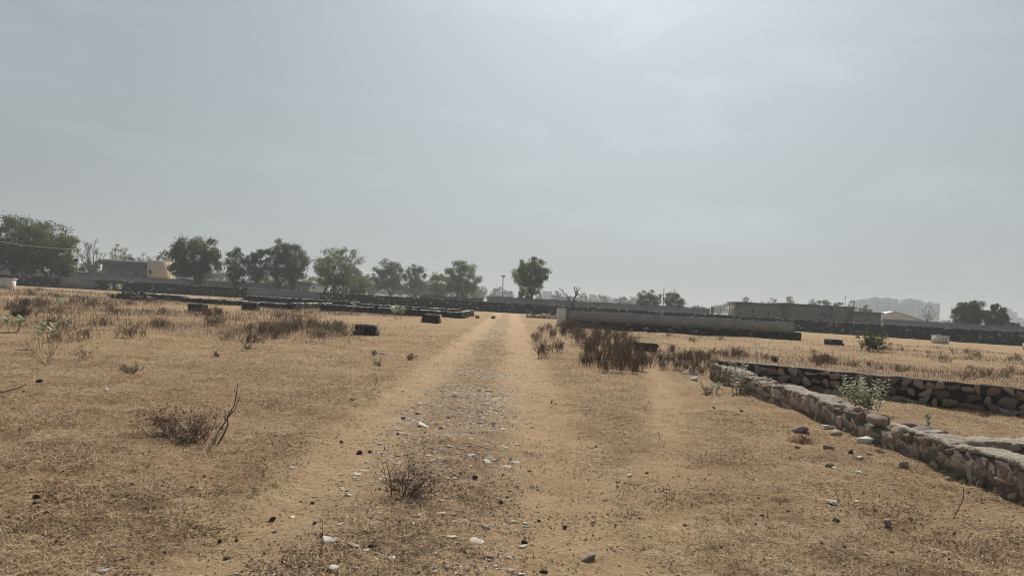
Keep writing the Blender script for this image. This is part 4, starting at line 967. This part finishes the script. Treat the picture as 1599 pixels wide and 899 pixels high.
t = small_house('brick_shed', 'long old brick shed wall right of the jutting roof shed', 1223.5, 1334, 478, 121, M['brick'], win_at=[(1285, 490, 8, 4)])
mb = MB(); pbox(mb, 1302, 1330, 478, 500, 120.3, .6); mb.obj('pier', M['brick'], t)
small_house('brick_shed', 'lowest brick shed end standing next to the white shed', 1336, 1376, 489, 119, M['brick'])
t = building('white_roof_house', 'small white gable corner peeping over the brick sheds'); mb = MB(); a, b = deep(1200, 476, 140), deep(1216, 480, 140)
V = [(a.x, 140, 0), (b.x, 140, 0), (b.x, 146, 0), (a.x, 146, 0), (a.x, 140, a.z), (b.x, 140, b.z), (b.x, 146, b.z), (a.x, 146, a.z)]
mb.add(V, np.array([[0, 3, 2, 1], [4, 5, 6, 7], [0, 1, 5, 4], [1, 2, 6, 5], [2, 3, 7, 6], [3, 0, 4, 7]])); mb.obj('wall', M['whitewash'], t)
t = building('metal_shed', 'wide shed with a low pale sheet metal gable before the apartments'); Y = 165
a, m_, b = deep(1376, 488, Y), deep(1398, 486, Y), deep(1452, 503, Y)
mb = MB(); mb.box(((a.x + b.x) / 2, Y + 1.6, .9), (b.x - a.x - .5, 2.6, 2.0)); mb.obj('wall', M['greywall'], t)
mb = MB(); xs = [(a.x, a.z - .35), (m_.x, m_.z), (b.x, b.z)]
V = [(x, y, z - dz) for dz in (0, .15) for y in (Y - .5, Y + 3) for x, z in xs]
mb.add(V, np.array([[0, 1, 4, 3], [1, 2, 5, 4], [6, 9, 10, 7], [7, 10, 11, 8], [0, 6, 7, 1], [1, 7, 8, 2], [3, 4, 10, 9], [4, 5, 11, 10], [0, 3, 9, 6], [2, 8, 11, 5]])); mb.obj('roof', M['sheet'], t)
mb = MB(); mb.add([(a.x + .3, Y - .2, 0), (b.x - .3, Y - .2, 0), (b.x - .3, Y - .2, b.z - .2), (m_.x, Y - .2, m_.z - .2), (a.x + .3, Y - .2, a.z - .6)], np.array([[0, 1, 2, 3, 4]])); mb.add([(a.x + .3, Y - .0, 0), (b.x - .3, Y - .0, 0), (b.x - .3, Y - .0, b.z - .2), (m_.x, Y - .0, m_.z - .2), (a.x + .3, Y - .0, a.z - .6)], np.array([[4, 3, 2, 1, 0]])); mb.obj('gable', M['sheet'], t)
# tall apartments in the haze
def towers(label, spec, Y, m):
    t = building('apartment_block', label)
    for (x0, x1, tp_, dy) in spec:
        mb = MB(); e = pbox(mb, x0, x1, tp_, 0, Y + dy, 40); o = mb.obj('tower', m, t)
        wb = MB(); nf = int(e[3] / 3.2); wd = e[1] - e[0]; ncol = max(2, int(wd / 4))
        for f_ in range(1, nf):
            for c in range(ncol):
                wb.box((e[0] + wd * (c + .5) / ncol, Y + dy - .02, f_ * 3.2 + .4), (wd / ncol * (.5 if c % 3 else .3), .3, 1.3))
        wb.obj('window_grid', M['greywall'], o)['kind'] = 'stuff'
        rb = MB(); rb.box(((e[0] + e[1]) / 2, Y + dy + 12, e[3] + .6), (wd * .25, 9, 1.2)); rb.obj('stair_head', m, o)
    return t
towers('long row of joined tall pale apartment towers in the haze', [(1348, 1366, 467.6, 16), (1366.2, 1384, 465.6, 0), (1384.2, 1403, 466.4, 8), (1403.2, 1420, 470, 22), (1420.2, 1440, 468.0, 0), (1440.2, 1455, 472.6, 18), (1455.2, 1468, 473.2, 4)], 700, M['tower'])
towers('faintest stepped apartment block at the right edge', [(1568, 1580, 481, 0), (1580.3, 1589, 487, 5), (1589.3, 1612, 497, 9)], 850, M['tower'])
for q, (x0, x1, tp_) in enumerate([(848, 862, 455), (921, 930, 460), (846, 850, 459), (940, 947, 463), (985, 996, 464), (752, 757, 452), (772, 778, 451)]):
    small_house('far_building', 'faint box shaped building far off between hazy trees', x0, x1, tp_, 520 + 25 * q, M['pale'], M['pale'], 12, over=.2)['group'] = 'faint far buildings in the haze'
